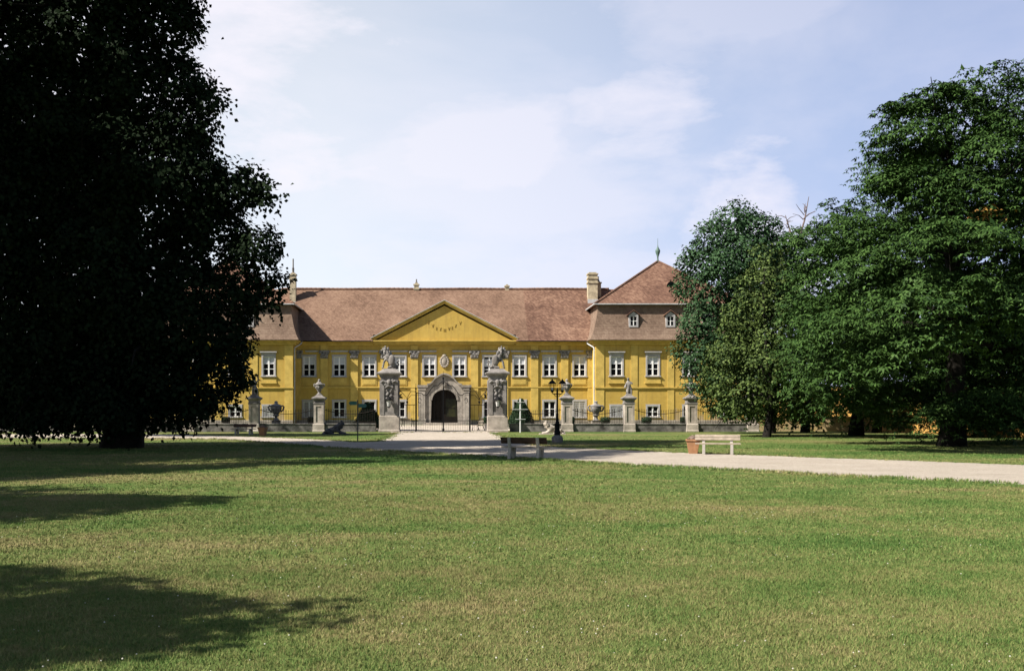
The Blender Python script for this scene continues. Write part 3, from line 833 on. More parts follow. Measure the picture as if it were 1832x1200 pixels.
    q = MB(); q.lathe(0,0,[(.125,1.90),(.205,2.41)],8); q.build('lamp_glass', M['lamp_glass'], ln)
    return t
gate_pillar(-4.45, 1, 'tall grey stone gate pillar left of the iron gate, carved relief and cornice')
gate_pillar(4.30, -1, 'tall grey stone gate pillar right of the iron gate, carved relief and cornice')

gt = thing('gate', (0, YF, 0), 'black wrought iron gate with scrolled top between the lion pillars', 'gate')
def gp(x): return (x-795)/22.0
q = MB()
def iron_leaf(q, xa, xb):
    pass
for px in (744, 841):
    x = gp(px); q.bar((x,0,0.02),(x,0,3.35),.10); q.tube([(x,0,3.35),(x,0,3.95)],[.05,.01],6); q.blob((x,0,3.5),.08,6,4)
q.build('post', M['iron'], gt)
for s, (a, b) in ((0,(gp(744)+.06,gp(793)-.0)), (1,(gp(793)+.0,gp(841)-.06))):
    q = MB(); f = s == 0
    outer = a if f else b; inner = b if f else a
    q.bar((outer,0,.1),(outer,0,3.2),.05); q.bar((inner+(-.035 if f else .035),0,.05),(inner+(-.035 if f else .035),0,3.6),.045)
    q.bar((a,0,.92),(b,0,.92),.05); q.bar((a,0,.10),(b,0,.10),.05)
    w = b-a; sgn = 1 if f else -1
    top = []
    for u in np.linspace(0, 1, 25):                          # the sweeping top rail
        if u < .18: z = 3.15
        elif u < .45: z = 3.15-.17*math.sin((u-.18)/.27*PI)
        elif u < .66: z = 3.15+.62*((u-.45)/.21)**.75
        elif u < .80: z = 3.77
        else: z = 3.77+.32*math.sin((u-.8)/.2*PI/2)
        top.append((outer+sgn*u*w, 0, z))
    q.tube(top, .035, 6)
    q.bar((outer,0,2.98),(outer+sgn*.16*w,0,2.98),.03)
    for k in range(1, 15):
        u = k/15; x = outer+sgn*u*w; i = min(24, int(u*24)); q.bar((x,0,.1),(x,0,.92 if k%2 else top[i][2]),.016)
    q.tube([(outer+sgn*(.12*w+.12*math.cos(g)),0,2.55+.2*math.sin(g)) for g in np.linspace(0,5.5,14)],.02,5)
    q.build('gate_leaf', M['iron'], gt)
q = MB(); x = gp(793); q.bar((x,0,0.03),(x,0,3.7),.06); q.tube([(x,0,3.7),(x,0,4.95)],[.05,.012],6); q.blob((x,0,4.35),.09,8,5); q.blob((x,0,.2),.11,6,4); q.bar((x-.18,0,4.65),(x+.18,0,4.65),.03); q.blob((x,0,3.95),.1,8,5)
q.build('gate_finial', M['iron'], gt)
for s, (xa, xb) in ((0, (-3.68, gp(744)-.06)), (1, (gp(841)+.06, 3.53))):
    q = MB(); q.bar((xa,0,2.2),(xb,0,2.2),.05); q.bar((xa,0,.92),(xb,0,.92),.04); q.bar((xa,0,.1),(xb,0,.1),.04)
    mid = (xa+xb)/2; post = xb if s == 0 else xa; pil = xa if s == 0 else xb
    q.tube([(post,0,3.28),(mid+(post-mid)*.45,0,3.3),(mid,0,2.75),(mid+(pil-mid)*.5,0,3.1),(pil,0,3.45)],.028,6)
    q.tube([(post,0,2.98),(mid+(post-mid)*.5,0,2.98),(mid,0,2.62),(mid,0,2.3)],.022,6)
    q.bar((mid,0,2.2),(mid,0,2.72),.03); q.blob((mid,0,2.42),.09,6,4); q.blob((mid,0,2.7),.06,6,4)
    r = random.Random(9+s)
    for k in range(9):                                       # wrought leaves by the pillar
        q.blob((pil+(mid-pil)*r.uniform(.0,.4),-.05+r.uniform(-.1,.1),r.uniform(2.75,3.5)),(r.uniform(.04,.1),.05,r.uniform(.05,.12)),5,4)
    q.tube([(pil,0,3.5),(pil+(mid-pil)*.5,0,3.62),(mid,0,3.45)],.02,5)
    for k in range(1, 9):
        x = xa+(xb-xa)*k/9; q.bar((x,0,.1),(x,0,2.2 if k%2==0 else .92),.016)
    q.build('side_panel', M['iron'], gt)

def fence_pillar(x, y, label):
    t = thing('fence_pillar', (x, y, 0), label, 'fence pillar', 'stone pillars of the fence')
    q = MB(); q.stack(0,0,[(.50,0),(.50,.12),(.47,.16),(.47,.62),(.42,.68)]); q.build('base', M['stone_pale'], t, bevel=.015)
    q = MB(); q.box(-.40,.40,-.36,.40,.675,2.25)
    for s in (-1,1): a,b = sorted((s*.40,s*.22)); q.box(a,b,-.415,-.363,.68,2.25)
    q.box(-.217,.217,-.41,-.363,2.08,2.25); q.box(-.217,.217,-.41,-.363,.68,.78); q.build('shaft', M['stone_pale'], t)
    q = MB(); q.stack(0,0,[(.42,2.24),(.45,2.28),(.45,2.34),(.41,2.36),(.41,2.55),(.48,2.62),(.57,2.70),(.57,2.78),(.45,2.83),(.26,2.95),(.24,3.02)]); q.build('cornice', M['stone'], t)
    return t
def urn(x, y, z, s, label, handles=True, group='urns on the fence pillars'):
    q = MB(); q.lathe(0,0,[(.20,0),(.22,.05),(.12,.12),(.10,.22),(.16,.30),(.22,.45),(.30,.62),(.31,.70),(.27,.74),(.35,.80),(.36,.86),(.26,.92),(.18,1.0),(.10,1.06),(.09,1.12),(.12,1.17),(.08,1.24),(.02,1.30)],18)
    if handles:
        for k in (-1,1): q.tube([(k*.28,0,.62),(k*.40,0,.70),(k*.42,0,.84),(k*.34,0,.88)],[.05,.06,.06,.05],7)
    for k in range(8):
        g = 2*PI*k/8; q.blob((.27*math.cos(g),.27*math.sin(g),.60),(.07,.07,.12),6,4)
    o = q.build('stone_urn', M['stone_carved'], None, smooth=True, loc=(x,y,z)); o.scale = (s,)*3
    return tag(o, label, 'urn', group)
def figure(x, y, z, label, pose):
    """standing draped figure, one body"""
    if pose == 'raised':
        Vv = [(0,0,.55,.16),(.0,0,.78,.15),(.02,0,.98,.15),(.03,-.01,1.14,.06),(.03,-.03,1.27,.12),
              (.09,-.03,.30,.13),(.07,-.05,.06,.10),(-.08,0,.32,.12),(-.07,0,.06,.08),
              (-.17,0,1.02,.065),(-.30,-.04,.92,.05),(-.42,-.10,.96,.04),
              (.20,0,1.05,.065),(.30,0,1.18,.05),(.26,0,1.40,.04),(.03,-.04,1.40,.09)]
    else:
        Vv = [(0,0,.55,.16),(.02,0,.78,.15),(.0,0,.98,.15),(-.03,-.01,1.14,.06),(-.05,-.04,1.27,.12),
              (-.08,-.04,.30,.12),(-.05,-.08,.06,.07),(.09,.02,.32,.12),(.11,.02,.06,.09),
              (-.18,0,.98,.065),(-.22,-.06,.76,.055),(-.28,-.08,.56,.05),
              (.19,-.02,1.0,.065),(.30,-.08,.90,.055),(.16,-.18,.88,.05),(-.06,-.06,1.40,.09)]
    Ed = [(0,1),(1,2),(2,3),(3,4),(0,5),(5,6),(0,7),(7,8),(2,9),(9,10),(10,11),(2,12),(12,13),(13,14),(4,15)]
    o = skin_obj('figure_statue', Vv, Ed, M['stone_carved'], None, 2, (x,y,z))
    tag(o, label, 'statue', 'figures on the fence pillars')
    q = MB(); r = random.Random(len(label))
    for k in range(9):                                       # folds of cloth blowing to one side
        a = r.uniform(0, 2*PI); q.tube([(.13*math.cos(a),.11*math.sin(a),.75),(.19*math.cos(a)+.04,.15*math.sin(a),.42),(.20*math.cos(a)+.05,.15*math.sin(a),.05)],[.04,.065,.06],6)
    q.tube([(-.1,.1,1.0),(-.26,.12,.72),(-.34,.1,.52)],[.05,.08,.03],6)
    q.build('drapery', M['stone_carved'], o, smooth=True)
    q = MB(); q.blob((0,0,.02),(.28,.26,.06),10,4); q.build('statue_base', M['stone'], o)
    if pose == 'raised':
        q = MB(); q.blob((.26,0,1.47),(.07,.06,.09),6,4); q.build('torch', M['stone'], o)
    return o
def fx(px): return (px-795)/22.0
PX = [225, 340, 455, 571, 1014, 1125, 1237, 1345]
LBL = {225:'stone fence pillar in deep shade, outermost on the left', 340:'stone fence pillar half hidden by the dark tree, second from the left', 455:'stone fence pillar carrying the figure with raised arm',
       571:'stone fence pillar with urn beside the lying dark lion', 1014:'stone fence pillar with urn just right of the street lamp', 1125:'sunlit stone fence pillar carrying a draped figure',
       1237:'stone fence pillar with urn behind the right bench', 1345:'stone fence pillar at the right end under the linden tree'}
for px in PX: fence_pillar(fx(px), YF, LBL[px])
urn(fx(571), YF, 3.02, 1.0, 'weathered urn with handles on the pillar beside the dark lion')
urn(fx(1014), YF, 3.02, 1.0, 'round covered urn on the pillar behind the street lamp')
urn(fx(1237), YF, 3.02, 1.0, 'covered urn on the pillar next to the oak leaves')
urn(fx(340), YF, 3.02, 1.0, 'covered urn on the pillar hidden in the dark tree')
figure(fx(455), YF, 3.02, 'stone figure with one arm raised, on a fence pillar', 'raised')
figure(fx(1125), YF, 3.02, 'stone figure leaning with bent arm, on the sunlit fence pillar', 'lean')
figure(fx(1345), YF, 3.02, 'stone figure hidden in linden leaves on the end pillar', 'lean')

pairs = [(225,340,'in deep shade on the far left'),(340,455,'behind the dark bench on the left'),(455,571,'behind the left stone vase'),(571,683,'behind the lying dark lion'),
         (902,1014,'behind the street lamp'),(1014,1125,'between the lamp and the sunlit figure'),(1125,1237,'right of the sunlit figure'),(1237,1345,'beside the linden tree')]
M['rusty'] = mat('rusty_iron', (.022,.016,.014), .8, .4, 6, .2)
wtex = mat('stained_plinth_stone', (.17,.16,.15), .95, .6, 1.6, .1, .8, 7)
for a, b, where in pairs:
    x0 = fx(a)+.47; x1 = fx(b)-.47
    q = MB(); q.box(x0+.004, x1-.004, YF-.28, YF+.28, 0, .60); q.box(x0+.006, x1-.006, YF-.33, YF+.33, .603, .70)
    o = q.build('plinth_wall', wtex, bevel=.015); tag(o, 'low stained stone wall under the iron railing ' + where, 'wall', 'low walls of the fence')
    t = thing('iron_railing', ((x0+x1)/2, YF, .70), 'thin rusty iron railing with sagging top rail ' + where, 'railing', 'iron railings of the fence')
    q = MB(); hw2 = (x1-x0)/2; nb = int((x1-x0)/.135); sag = lambda u: 1-(2*u-1)**2
    for k in range(1, nb):
        u = k/nb; x = -hw2+u*2*hw2; zt = 1.22-.17*sag(u); q.bar((x,0,.0),(x,0,zt),.026)
        q.add([(x-.03,-.006,zt-.06),(x+.03,-.006,zt-.06),(x,0,zt+.06)], [(0,1,2)])
    q.build('railing_bars', M['rusty'], t)
    q = MB(); q.tube([(-hw2+u*2*hw2,-.02,1.10-.34*sag(u)) for u in np.linspace(0,1,17)], .028, 6)
    q.build('top_rail', M['rusty'], t)
    q = MB(); q.bar((-hw2,-.02,.12),(hw2,-.02,.12),.04); q.build('bottom_rail', M['rusty'], t)

# stretch of whitewashed wall at the far left, catching the sun
q = MB(); q.box(fx(118), fx(208), YF-.3, YF+.2, 0, .62); q.box(fx(131), fx(142), YF-.25, YF+.25, .62, 1.85)
tag(q.build('broken_wall', M['stone_white'], bevel=.04), 'sunlit whitewashed wall stump at the far left below the dark tree', 'wall')
q = MB(); q.box(fx(-120), fx(116), YF-.3, YF+.2, 0, .55)
tag(q.build('boundary_wall', M['stone']), 'grey boundary wall in shade at the far left edge', 'wall')

# yellow park wall on the right, running towards the viewer
q = MB(); q.box(36.2, 36.8, 62, 118.5, 0, 3.6); q.add([(36.05,62,3.6),(36.95,62,3.6),(36.95,118.5,3.6),(36.05,118.5,3.6),(36.5,62,3.95),(36.5,118.5,3.95)], [(0,1,4),(1,2,5,4),(2,3,5),(3,0,4,5),(0,3,2,1)])
orange = mat('orange_plaster', (.42,.24,.07), .9, .3, .7, .15, .3, 9)
tag(q.build('park_wall', orange), 'tall orange plastered wall seen in patches under the right trees', 'wall')
q = MB(); q.box(fx(1352)+.1, 36.19, 83, 83.5, 0, 1.15); q.box(fx(1352)+.06, 36.19, 82.95, 83.55, 1.153, 1.25)
tag(q.build('garden_wall', M['wall']), 'low yellow wall in the shade behind the linden trunk', 'wall')

# --- topiary, tubs and vases behind the fence
def needle_cloud(o_name, fn, n, L, W, m, parent, seed=1):
    g = np.random.default_rng(seed); P, N = fn(g, n)
    return leaf_obj(o_name, P, N, L, W, m, parent, g)
def leaf_quads(P, N, L, W, g, droop=.15, along=None, jit=.6):
    n = len(P); N = N + g.normal(0, jit, (n,3)); N /= np.linalg.norm(N, axis=1, keepdims=True)
    D = g.normal(0, 1, (n,3)) if along is None else along + g.normal(0, .35, (n,3))
    D -= N*np.sum(D*N, 1, keepdims=True); D /= np.linalg.norm(D, axis=1, keepdims=True)
    S = np.cross(N, D); L = (L*(.7+.6*g.random(n)))[:,None]; W = W*L/np.mean(L)
    return np.stack([P, P+D*L*.45+S*W*.5+N*L*.06, P+D*L-N*L*droop, P+D*L*.45-S*W*.5+N*L*.06], 1)
def leaf_obj(name, P, N, L, W, m, parent, g, **k):
    o = tri_mesh(name, leaf_quads(P, N, L, W, g, **k), m, 4)
    if parent is not None:
        o.parent = parent; o.location = tuple(-c for c in parent.location)
    return o
def topiary(x, y, h, r, label, seed):
    t = thing('topiary_cone', (x,y,0), label, 'topiary', 'clipped yew cones by the gate')
    def fn(g, n):
        u = g.random(n)**.8; a = g.random(n)*2*PI
        rad = np.interp(u, [0,.06,.25,.6,.85,1], [.75,.95,1,.68,.34,.10])*r*(1+.07*np.sin(5*a+7*u+seed))*(.86+.16*g.random(n))
        P = np.stack([x+rad*np.cos(a), y+rad*np.sin(a), .12+u*h*(1+.02*np.sin(3*a))], 1)
        return P, np.stack([np.cos(a), np.sin(a), .5+0*a], 1)
    needle_cloud('foliage', fn, 9000, .13, .05, M['yew'], t, seed)
    q = MB(); q.lathe(0,0,[(.5*r,.1),(.86*r,.3*1),(.84*r,h*.27),(.56*r,h*.6),(.25*r,h*.86),(.05*r,h*.97)],14); q.build('inner_growth', M['yew'], t)
    q = MB(); q.tube([(0,0,0),(0,0,.3)],.09,7); q.build('trunk', M['bark'], t)
topiary((658-795)/20.3, 87.7, 2.25, 1.15, 'dark clipped yew cone left of the gate, behind the low wall', 3)
topiary((932-795)/20.9, 85.2, 2.55, 1.12, 'dark green clipped yew cone right of the gate, behind the grey pole', 5)
def box_tub(px, w, h, label, seed, z=.0, y=84.2):
    x = (px-795)/1781*y
    t = thing('clipped_bush', (x,y,0), label, 'bush', 'clipped box bushes behind the fence')
    def fn(g, n):
        v = g.normal(0,1,(n,3)); v /= np.linalg.norm(v,axis=1,keepdims=True)
        k = 1/np.maximum(np.abs(v).max(1,keepdims=True),.72)
        P = v*k*np.array([w/2,w/2,h/2])*.78*(.92+.12*g.random((n,1)))+np.array([x,y,.62+h/2])
        return P, v
    needle_cloud('foliage', fn, 1600, .07, .035, M['yew'], t, seed)
    q = MB(); q.blob((0,0,.62+h/2),(w*.37,w*.37,h*.40),10,8); q.build('inner_growth', M['yew'], t)
    q = MB(); q.taper(0,0,0,.62,w*.5,w*.5,w*.66,w*.66); q.build('tub', M['stone'], t)
for i, (px, w, lab) in enumerate(((404,.8,'small clipped box bush behind the dark bench on the left'),(556,.6,'small clipped box bush left of the pillar with urn by the lion'),(870,.5,'small clipped bush just inside the right gate pillar'),
        (1024,.45,'narrow clipped bush close behind the pillar right of the lamp'),(1083,.95,'broad clipped box bush right of the pale stone vase'),(1157,.95,'broad clipped box bush right of the sunlit figure pillar'),(1222,.55,'small clipped bush left of the pillar behind the right bench'))):
    box_tub(px, w, .62, lab, 20+i)
def vase(px, label, y=84.8):
    x = (px-795)/1781*y
    t = thing('stone_vase', (x,y,0), label, 'vase', 'large stone vases behind the fence')
    q = MB(); q.stack(0,0,[(.42,0),(.42,.55),(.34,.6),(.34,.85),(.40,.9)]); q.build('pedestal', M['stone_pale'], t)
    q = MB(); q.lathe(0,0,[(.30,.9),(.22,.98),(.15,1.08),(.13,1.22),(.26,1.30),(.30,1.36),(.20,1.42),(.30,1.55),(.44,1.78),(.50,1.98),(.44,2.06),(.54,2.12),(.50,2.18),(.30,2.26),(.16,2.32),(.13,2.42),(.17,2.48),(.06,2.56)],18); q.build('body', M['stone_carved'], t, smooth=True)
    for k in (-1,1):
        q = MB(); q.tube([(k*.38,0,1.62),(k*.60,0,1.80),(k*.66,0,2.05),(k*.56,0,2.16),(k*.46,0,2.08)],[.06,.08,.08,.07,.05],8); q.build('handle', M['stone_carved'], t, smooth=True)
vase(494, 'dark stone vase with handles behind the fence on the left'); vase(1066, 'pale stone vase with handles behind the fence right of the lamp')
q = MB(); q.box(-.85,.85,-.3,.3,.35,.62); o = q.build('stone_trough', M['stone'], None, loc=((489-795)/1781*83.6,83.6,0.0)); q = MB()
q.box(-.7,-.4,-.2,.2,0,.348); q.box(.4,.7,-.2,.2,0,.348); q.build('foot', M['stone'], o); tag(o, 'long dark stone trough below the left stone vase', 'trough')
# wrought iron garden benches seen through the gate
def iron_bench(x, y, rz, label):
    t = thing('iron_bench', (x,y,0), label, 'bench', 'iron benches in the forecourt', rz)
    q = MB(); [q.bar((-.7,-.2+.1*k,.45),(.7,-.2+.1*k,.45),.05,.03) for k in range(5)]; q.build('seat', M['plank'], t)
    q = MB(); [q.bar((-.7,.27+.03*k,.58+.12*k),(.7,.27+.03*k,.58+.12*k),.05,.03,up=(0,1,0)) for k in range(3)]; q.build('backrest', M['plank'], t)
    for s in (-1,1):
        q = MB(); q.tube([(s*.6,-.3,0),(s*.6,-.22,.25),(s*.6,-.24,.45),(s*.6,.22,.45),(s*.6,.34,.92)],.035,6); q.tube([(s*.6,.4,0),(s*.6,.28,.25),(s*.6,.22,.45)],.035,6); q.tube([(s*.6,-.24,.45),(s*.6,-.3,.68),(s*.6,.28,.70)],.03,6); q.build('leg', M['iron'], t)
iron_bench((730-795)/16.5, 108, .5, 'dark iron bench in the forecourt left of the portal'); iron_bench((855-795)/20.5, 87, -1.2, 'dark iron bench just inside the gate on the right')

# --- lying lions on the lawn
def lying_lion(x, y, mirror, m, label):
    t = thing('lion_sculpture', (x,y,0), label, 'statue', 'lying stone lions on the lawn')
    k = mirror
    Vv = [(-.25*k,0,.30,.24),(-.58*k,0,.30,.25),(-.05*k,0,.36,.24),(.18*k,0,.50,.25),(.34*k,0,.68,.22),(.50*k,0,.78,.19),(.66*k,0,.72,.13),
          (.22*k,-.2,.24,.12),(.46*k,-.22,.11,.09),(.78*k,-.22,.08,.08),(.22*k,.2,.24,.12),(.46*k,.22,.11,.09),(.78*k,.22,.08,.08),
          (-.55*k,-.24,.24,.17),(-.25*k,-.30,.10,.09),(-.05*k,-.30,.07,.07),(-.55*k,.24,.24,.17),(-.25*k,.30,.10,.09),
          (-.82*k,0,.16,.07),(-.90*k,-.2,.08,.06),(-.70*k,-.40,.07,.07)]
    Ed = [(0,1),(0,2),(2,3),(3,4),(4,5),(5,6),(3,7),(7,8),(8,9),(3,10),(10,11),(11,12),(1,13),(13,14),(14,15),(1,16),(16,17),(1,18),(18,19),(19,20)]
    o = skin_obj('body', Vv, Ed, m, t, 2)
    q = MB(); r = random.Random(2)
    for i in range(26):
        a = r.uniform(0,2*PI); c = r.uniform(0,1); q.blob(((.26+.22*c)*k, .24*math.cos(a), .55+.2*c+.22*math.sin(a)), (.09,.08,.10), 6, 4)
    for s in (-1,1): q.blob((.44*k,s*.14,.96),(.05,.04,.06),6,4)
    q.build('mane', m, t, smooth=True)
    q = MB(); q.box(-.95,.95,-.42,.42,0,.07); q.build('slab', m, t)
lion_dark = mat('dark_weathered_stone', (.085,.085,.09), .85, .5, 4, .2, .6, 12)
lx, ly = G(600, 777); lying_lion(lx, ly, 1, lion_dark, 'dark lying stone lion on the lawn left of the gate, facing right')
lx, ly = G(988, 776.5); lying_lion(lx, ly, -1, M['stone_pale'], 'pale lying stone lion on the lawn behind the street lamp')

# --- street lamp
lx, ly = G(997, 792)
t = thing('street_lamp', (lx,ly,0), 'black street lamp with two lanterns on a round grey stone base', 'street lamp')
q = MB(); q.lathe(0,0,[(.26,0),(.30,.08),(.31,.26),(.26,.36),(.16,.42),(.14,.44)],20); q.build('stone_base', M['stone'], t, smooth=True)
q = MB(); q.lathe(0,0,[(.17,.43),(.17,.60),(.14,.64),(.13,.95),(.16,1.0),(.11,1.06),(.07,1.2),(.06,1.5),(.075,1.53),(.05,1.56),(.045,2.55),(.07,2.6),(.05,2.64),(.05,2.78),(.02,2.95)],14)
q.build('post', M['iron'], t)
for s in (-1,1):
    q = MB(); q.tube([(0,0,2.62),(s*.12,0,2.60),(s*.24,0,2.62),(s*.27,0,2.70)],.025,7); q.tube([(0,0,2.45),(s*.1,0,2.5),(s*.2,0,2.62)],.018,6); q.build('arm', M['iron'], t)
    q = MB(); q.lathe(s*.27,0,[(.03,2.69),(.09,2.73),(.08,2.78),(.10,2.80)],8); q.lathe(s*.27,0,[(.21,3.15),(.20,3.19),(.10,3.30),(.05,3.33),(.04,3.38),(.01,3.42)],8)
    for k in range(6):
        g = 2*PI*k/6; q.bar((s*.27+.10*math.cos(g),.10*math.sin(g),2.80),(s*.27+.18*math.cos(g),.18*math.sin(g),3.16),.016)
    h = q.build('lantern', M['iron'], t)
    q = MB(); q.tube([(s*.27,0,2.80),(s*.27,0,2.95)],.04,8); q.build('bulb', M['lamp_glass'], h)

# --- signs
lx, ly = G(640, 789.5)
t = thing('signpost', (lx,ly,0), 'dark signpost on the lawn with two green pointing boards', 'signpost')
q = MB(); q.tube([(0,0,0),(0,0,2.28)],.033,8); q.blob((0,0,2.29),.04,8,4); q.build('post', M['dark_metal'], t)
for (s, z, L, dy, col) in ((-1, 2.14, .50, .06, 'sign'), (1, 2.0, .50, .22, 'sign')):
    q = MB(); a = Vector((s*.04, -.04, z)); b = Vector((s*L, -.04+dy, z)); d = (b-a); c = a+d*.84
    h = .105; vs = []
    for yy in (-.012,.012):
        vs += [(a.x,a.y+yy,z-h),(c.x,c.y+yy,z-h),(b.x,b.y+yy,z),(c.x,c.y+yy,z+h),(a.x,a.y+yy,z+h)]
    q.add(vs, [(0,1,2,3,4),(9,8,7,6,5)]+[(i,i+5,(i+1)%5+5,(i+1)%5) for i in range(5)]); q.build('sign_board', M['sign'], t)
lx, ly = G(931, 773.5)
t = thing('marker_pole', (lx,ly,0), 'thin light grey pole with cross arms before the right yew cone', 'pole')
q = MB(); q.tube([(0,0,0),(0,0,2.68)],.06,8); q.build('post', M['greypaint'], t)
for z, w in ((2.40,.36),(1.83,.58),(1.06,.40)):
    q = MB(); q.bar((-w,-.07,z),(w,-.07,z),.035); q.build('cross_arm', M['greypaint'], t)

# --- park benches
def bench(x, y, rz, label, dark=False):
    t = thing('park_bench', (x,y,0), label, 'bench', 'park benches along the path', rz)
    c = M['concrete'] ; p = M['plank_dark'] if dark else M['plank']
    q = MB()                                                 # front is -y
    for k in range(3): q.box(-.86,.86,-.27+.17*k,-.27+.17*k+.145,.40,.445)
    q.build('seat', M['plank'], t, bevel=.006)  # pale plank on dark benches too: sky light put into the seat colour
    q = MB()
    for k in range(2):
        a = Vector((0,.225+.048*k,.60+.115*k)); q.obox(a, (.86,0,0), (0,.018,-.006), (0,.018,.052))
    q.build('backrest', p, t, bevel=.006)
    for s in (-1,1):
        q = MB(); x0, x1 = s*.53-.055, s*.53+.055
        def side(poly):
            n = len(poly); vs = [(x0,a,b) for a,b in poly]+[(x1,a,b) for a,b in poly]
            q.add(vs, [tuple(range(n)), tuple(range(2*n-1,n-1,-1))]+[(i,i+n,(i+1)%n+n,(i+1)%n) for i in range(n)])
        side([(-.30,0),(-.17,0),(-.13,.30),(.02,.335),(.02,.397),(-.28,.397)])
        side([(.023,.335),(.10,.28),(.20,0),(.34,0),(.27,.40),(.365,.765),(.30,.765),(.20,.44),(.18,.397),(.023,.397)])
        q.build('leg', c, t, bevel=.012)
    return t
bx, by = G(941, 820.5); bench(bx, by, PI+R(-24), 'shaded park bench with grey legs and dark planks at the lawn edge, seen from behind', True)
bx, by = G(1284, 812.5); bench(bx, by, R(-14), 'sunlit pale park bench by the path next to the terracotta planter')
bx, by = G(436, 777.5); bench(bx, by, R(-10), 'dark park bench in the tree shade by the left path', True)
def planter(px, py, label, dark=False):
    x, y = G(px, py); t = thing('planter', (x,y,0), label, 'planter', 'square planters next to benches', R(-14))
    q = MB(); q.stack(0,0,[(.17,0),(.26,.50)]); q.stack(0,0,[(.29,.503),(.29,.575)]); q.build('pot', M['terracotta'], t, bevel=.01)
    q = MB(); q.box(-.25,.25,-.25,.25,.57,.59); q.build('soil', M['soil'], t)
    g = np.random.default_rng(int(px)); n = 900; v = g.normal(0,1,(n,3)); v[:,2] = np.abs(v[:,2]); v /= np.linalg.norm(v,axis=1,keepdims=True)
    P = v*np.array([.20,.20,.17])*(.4+.6*g.random((n,1)))+np.array([x,y,.57]); leaf_obj('plant', P, v, .05, .025, M['dry'], t, g)
planter(1240, 811, 'terracotta planter with dry plant at the end of the sunlit bench')
planter(470, 779, 'planter in deep shade at the end of the left bench')
AZ, EL = R(68), R(43.5)                     # where the sun stands
# ------------------------------------------------------------------ trees
UP = np.array([0,0,1.0])
def crown(g, lobes, pads_per_m2, pad_r, leaves_per_pad, inner, upw=.7, outw=.6, shell=(.72,1.04), flat=.35, palmate=0, L=.2, W=.08, Linner=.35, droop=.2, keep=.72, layer=0, thin=-.25):
    """leaves of a whole crown: pads of leaves on the outside of overlapping lobes, larger leaves filling the inside"""
    C = np.array([l[:3] for l in lobes]); Rr = np.array([l[3] if len(l) == 4 else l[3] for l in lobes])
    sq = np.array([l[4] if len(l) > 4 else .85 for l in lobes])      # vertical squash
    out = []; inn = []
    for i in range(len(lobes)):
        n = int(4*PI*Rr[i]**2*pads_per_m2)
        d = g.normal(0,1,(n,3)); d /= np.linalg.norm(d,axis=1,keepdims=True)
        rad = Rr[i]*(shell[0]+(shell[1]-shell[0])*g.random((n,1))**.8)
        wob = 1+.16*np.sin(d[:,:1]*4.1+i)*np.cos(d[:,2:]*5.3+2*i)
        p = C[i]+d*rad*wob*np.array([1,1,sq[i]])
        ok = np.ones(n, bool)
        for j in range(len(lobes)):
            if j == i: continue
            q = (p-C[j])/np.array([1,1,sq[j]]); ok &= np.linalg.norm(q,axis=1) > Rr[j]*keep
        if layer:                                            # boughs in drooping tiers with dark gaps between them
            rad2 = np.linalg.norm(p[:,:2]-C.mean(0)[:2], axis=1)
            ok &= np.sin((p[:,2]+.30*rad2+.35*np.sin(p[:,0]*.9)+.3*np.sin(p[:,1]*1.1))*2*PI/layer) > thin-.5*g.random(n)**2
        p, d = p[ok], d[ok]
        nrm = d*outw+UP*upw+g.normal(0,.18,(len(p),3)); nrm /= np.linalg.norm(nrm,axis=1,keepdims=True)
        out.append((p, nrm, d))
        k = int(inner*4/3*PI*Rr[i]**3)
        e = g.normal(0,1,(k,3)); e /= np.linalg.norm(e,axis=1,keepdims=True)
        inn.append(C[i]+e*Rr[i]*(.80*g.random((k,1))**.45)*np.array([1,1,sq[i]]))
    P = np.concatenate([o[0] for o in out]); N = np.concatenate([o[1] for o in out]); D = np.concatenate([o[2] for o in out])
    I = np.concatenate(inn)
    m = leaves_per_pad; n = len(P)
    P2 = np.repeat(P, m, 0); N2 = np.repeat(N, m, 0); D2 = np.repeat(D, m, 0)
    e = g.normal(0,.55,(n*m,3))*pad_r*(.6+.8*np.repeat(g.random((n,1)), m, 0)); e -= N2*np.sum(e*N2,1,keepdims=True)*(1-flat)
    rr = np.linalg.norm(e,axis=1,keepdims=True); Q = P2+e-N2*rr*rr/pad_r*droop*1.2
    along = e/np.maximum(rr,.01)+D2*.5-UP*.25
    if palmate:
        Q = np.repeat(Q, palmate, 0); NN = np.repeat(N2, palmate, 0); A = np.repeat(along, palmate, 0)
        t1 = np.cross(NN, A); t1 /= np.maximum(np.linalg.norm(t1,axis=1,keepdims=True),1e-5); t2 = np.cross(t1, NN); t2 /= np.maximum(np.linalg.norm(t2,axis=1,keepdims=True),1e-5)
        ang = np.tile(np.linspace(-1.9,1.9,palmate), n*m)[:,None]
        dirs = t2*np.cos(ang)+t1*np.sin(ang)
        Vq = leaf_quads(Q+dirs*.02, NN, L, W, g, droop=.35, along=dirs*2.2-UP*.35, jit=.22)
    else:
        Vq = leaf_quads(Q, N2, L, W, g, droop=.2, along=along, jit=.45)
    Vi = leaf_quads(I, g.normal(0,1,(len(I),3)), Linner, Linner*.6, g)
    return np.concatenate([Vq, Vi]), P
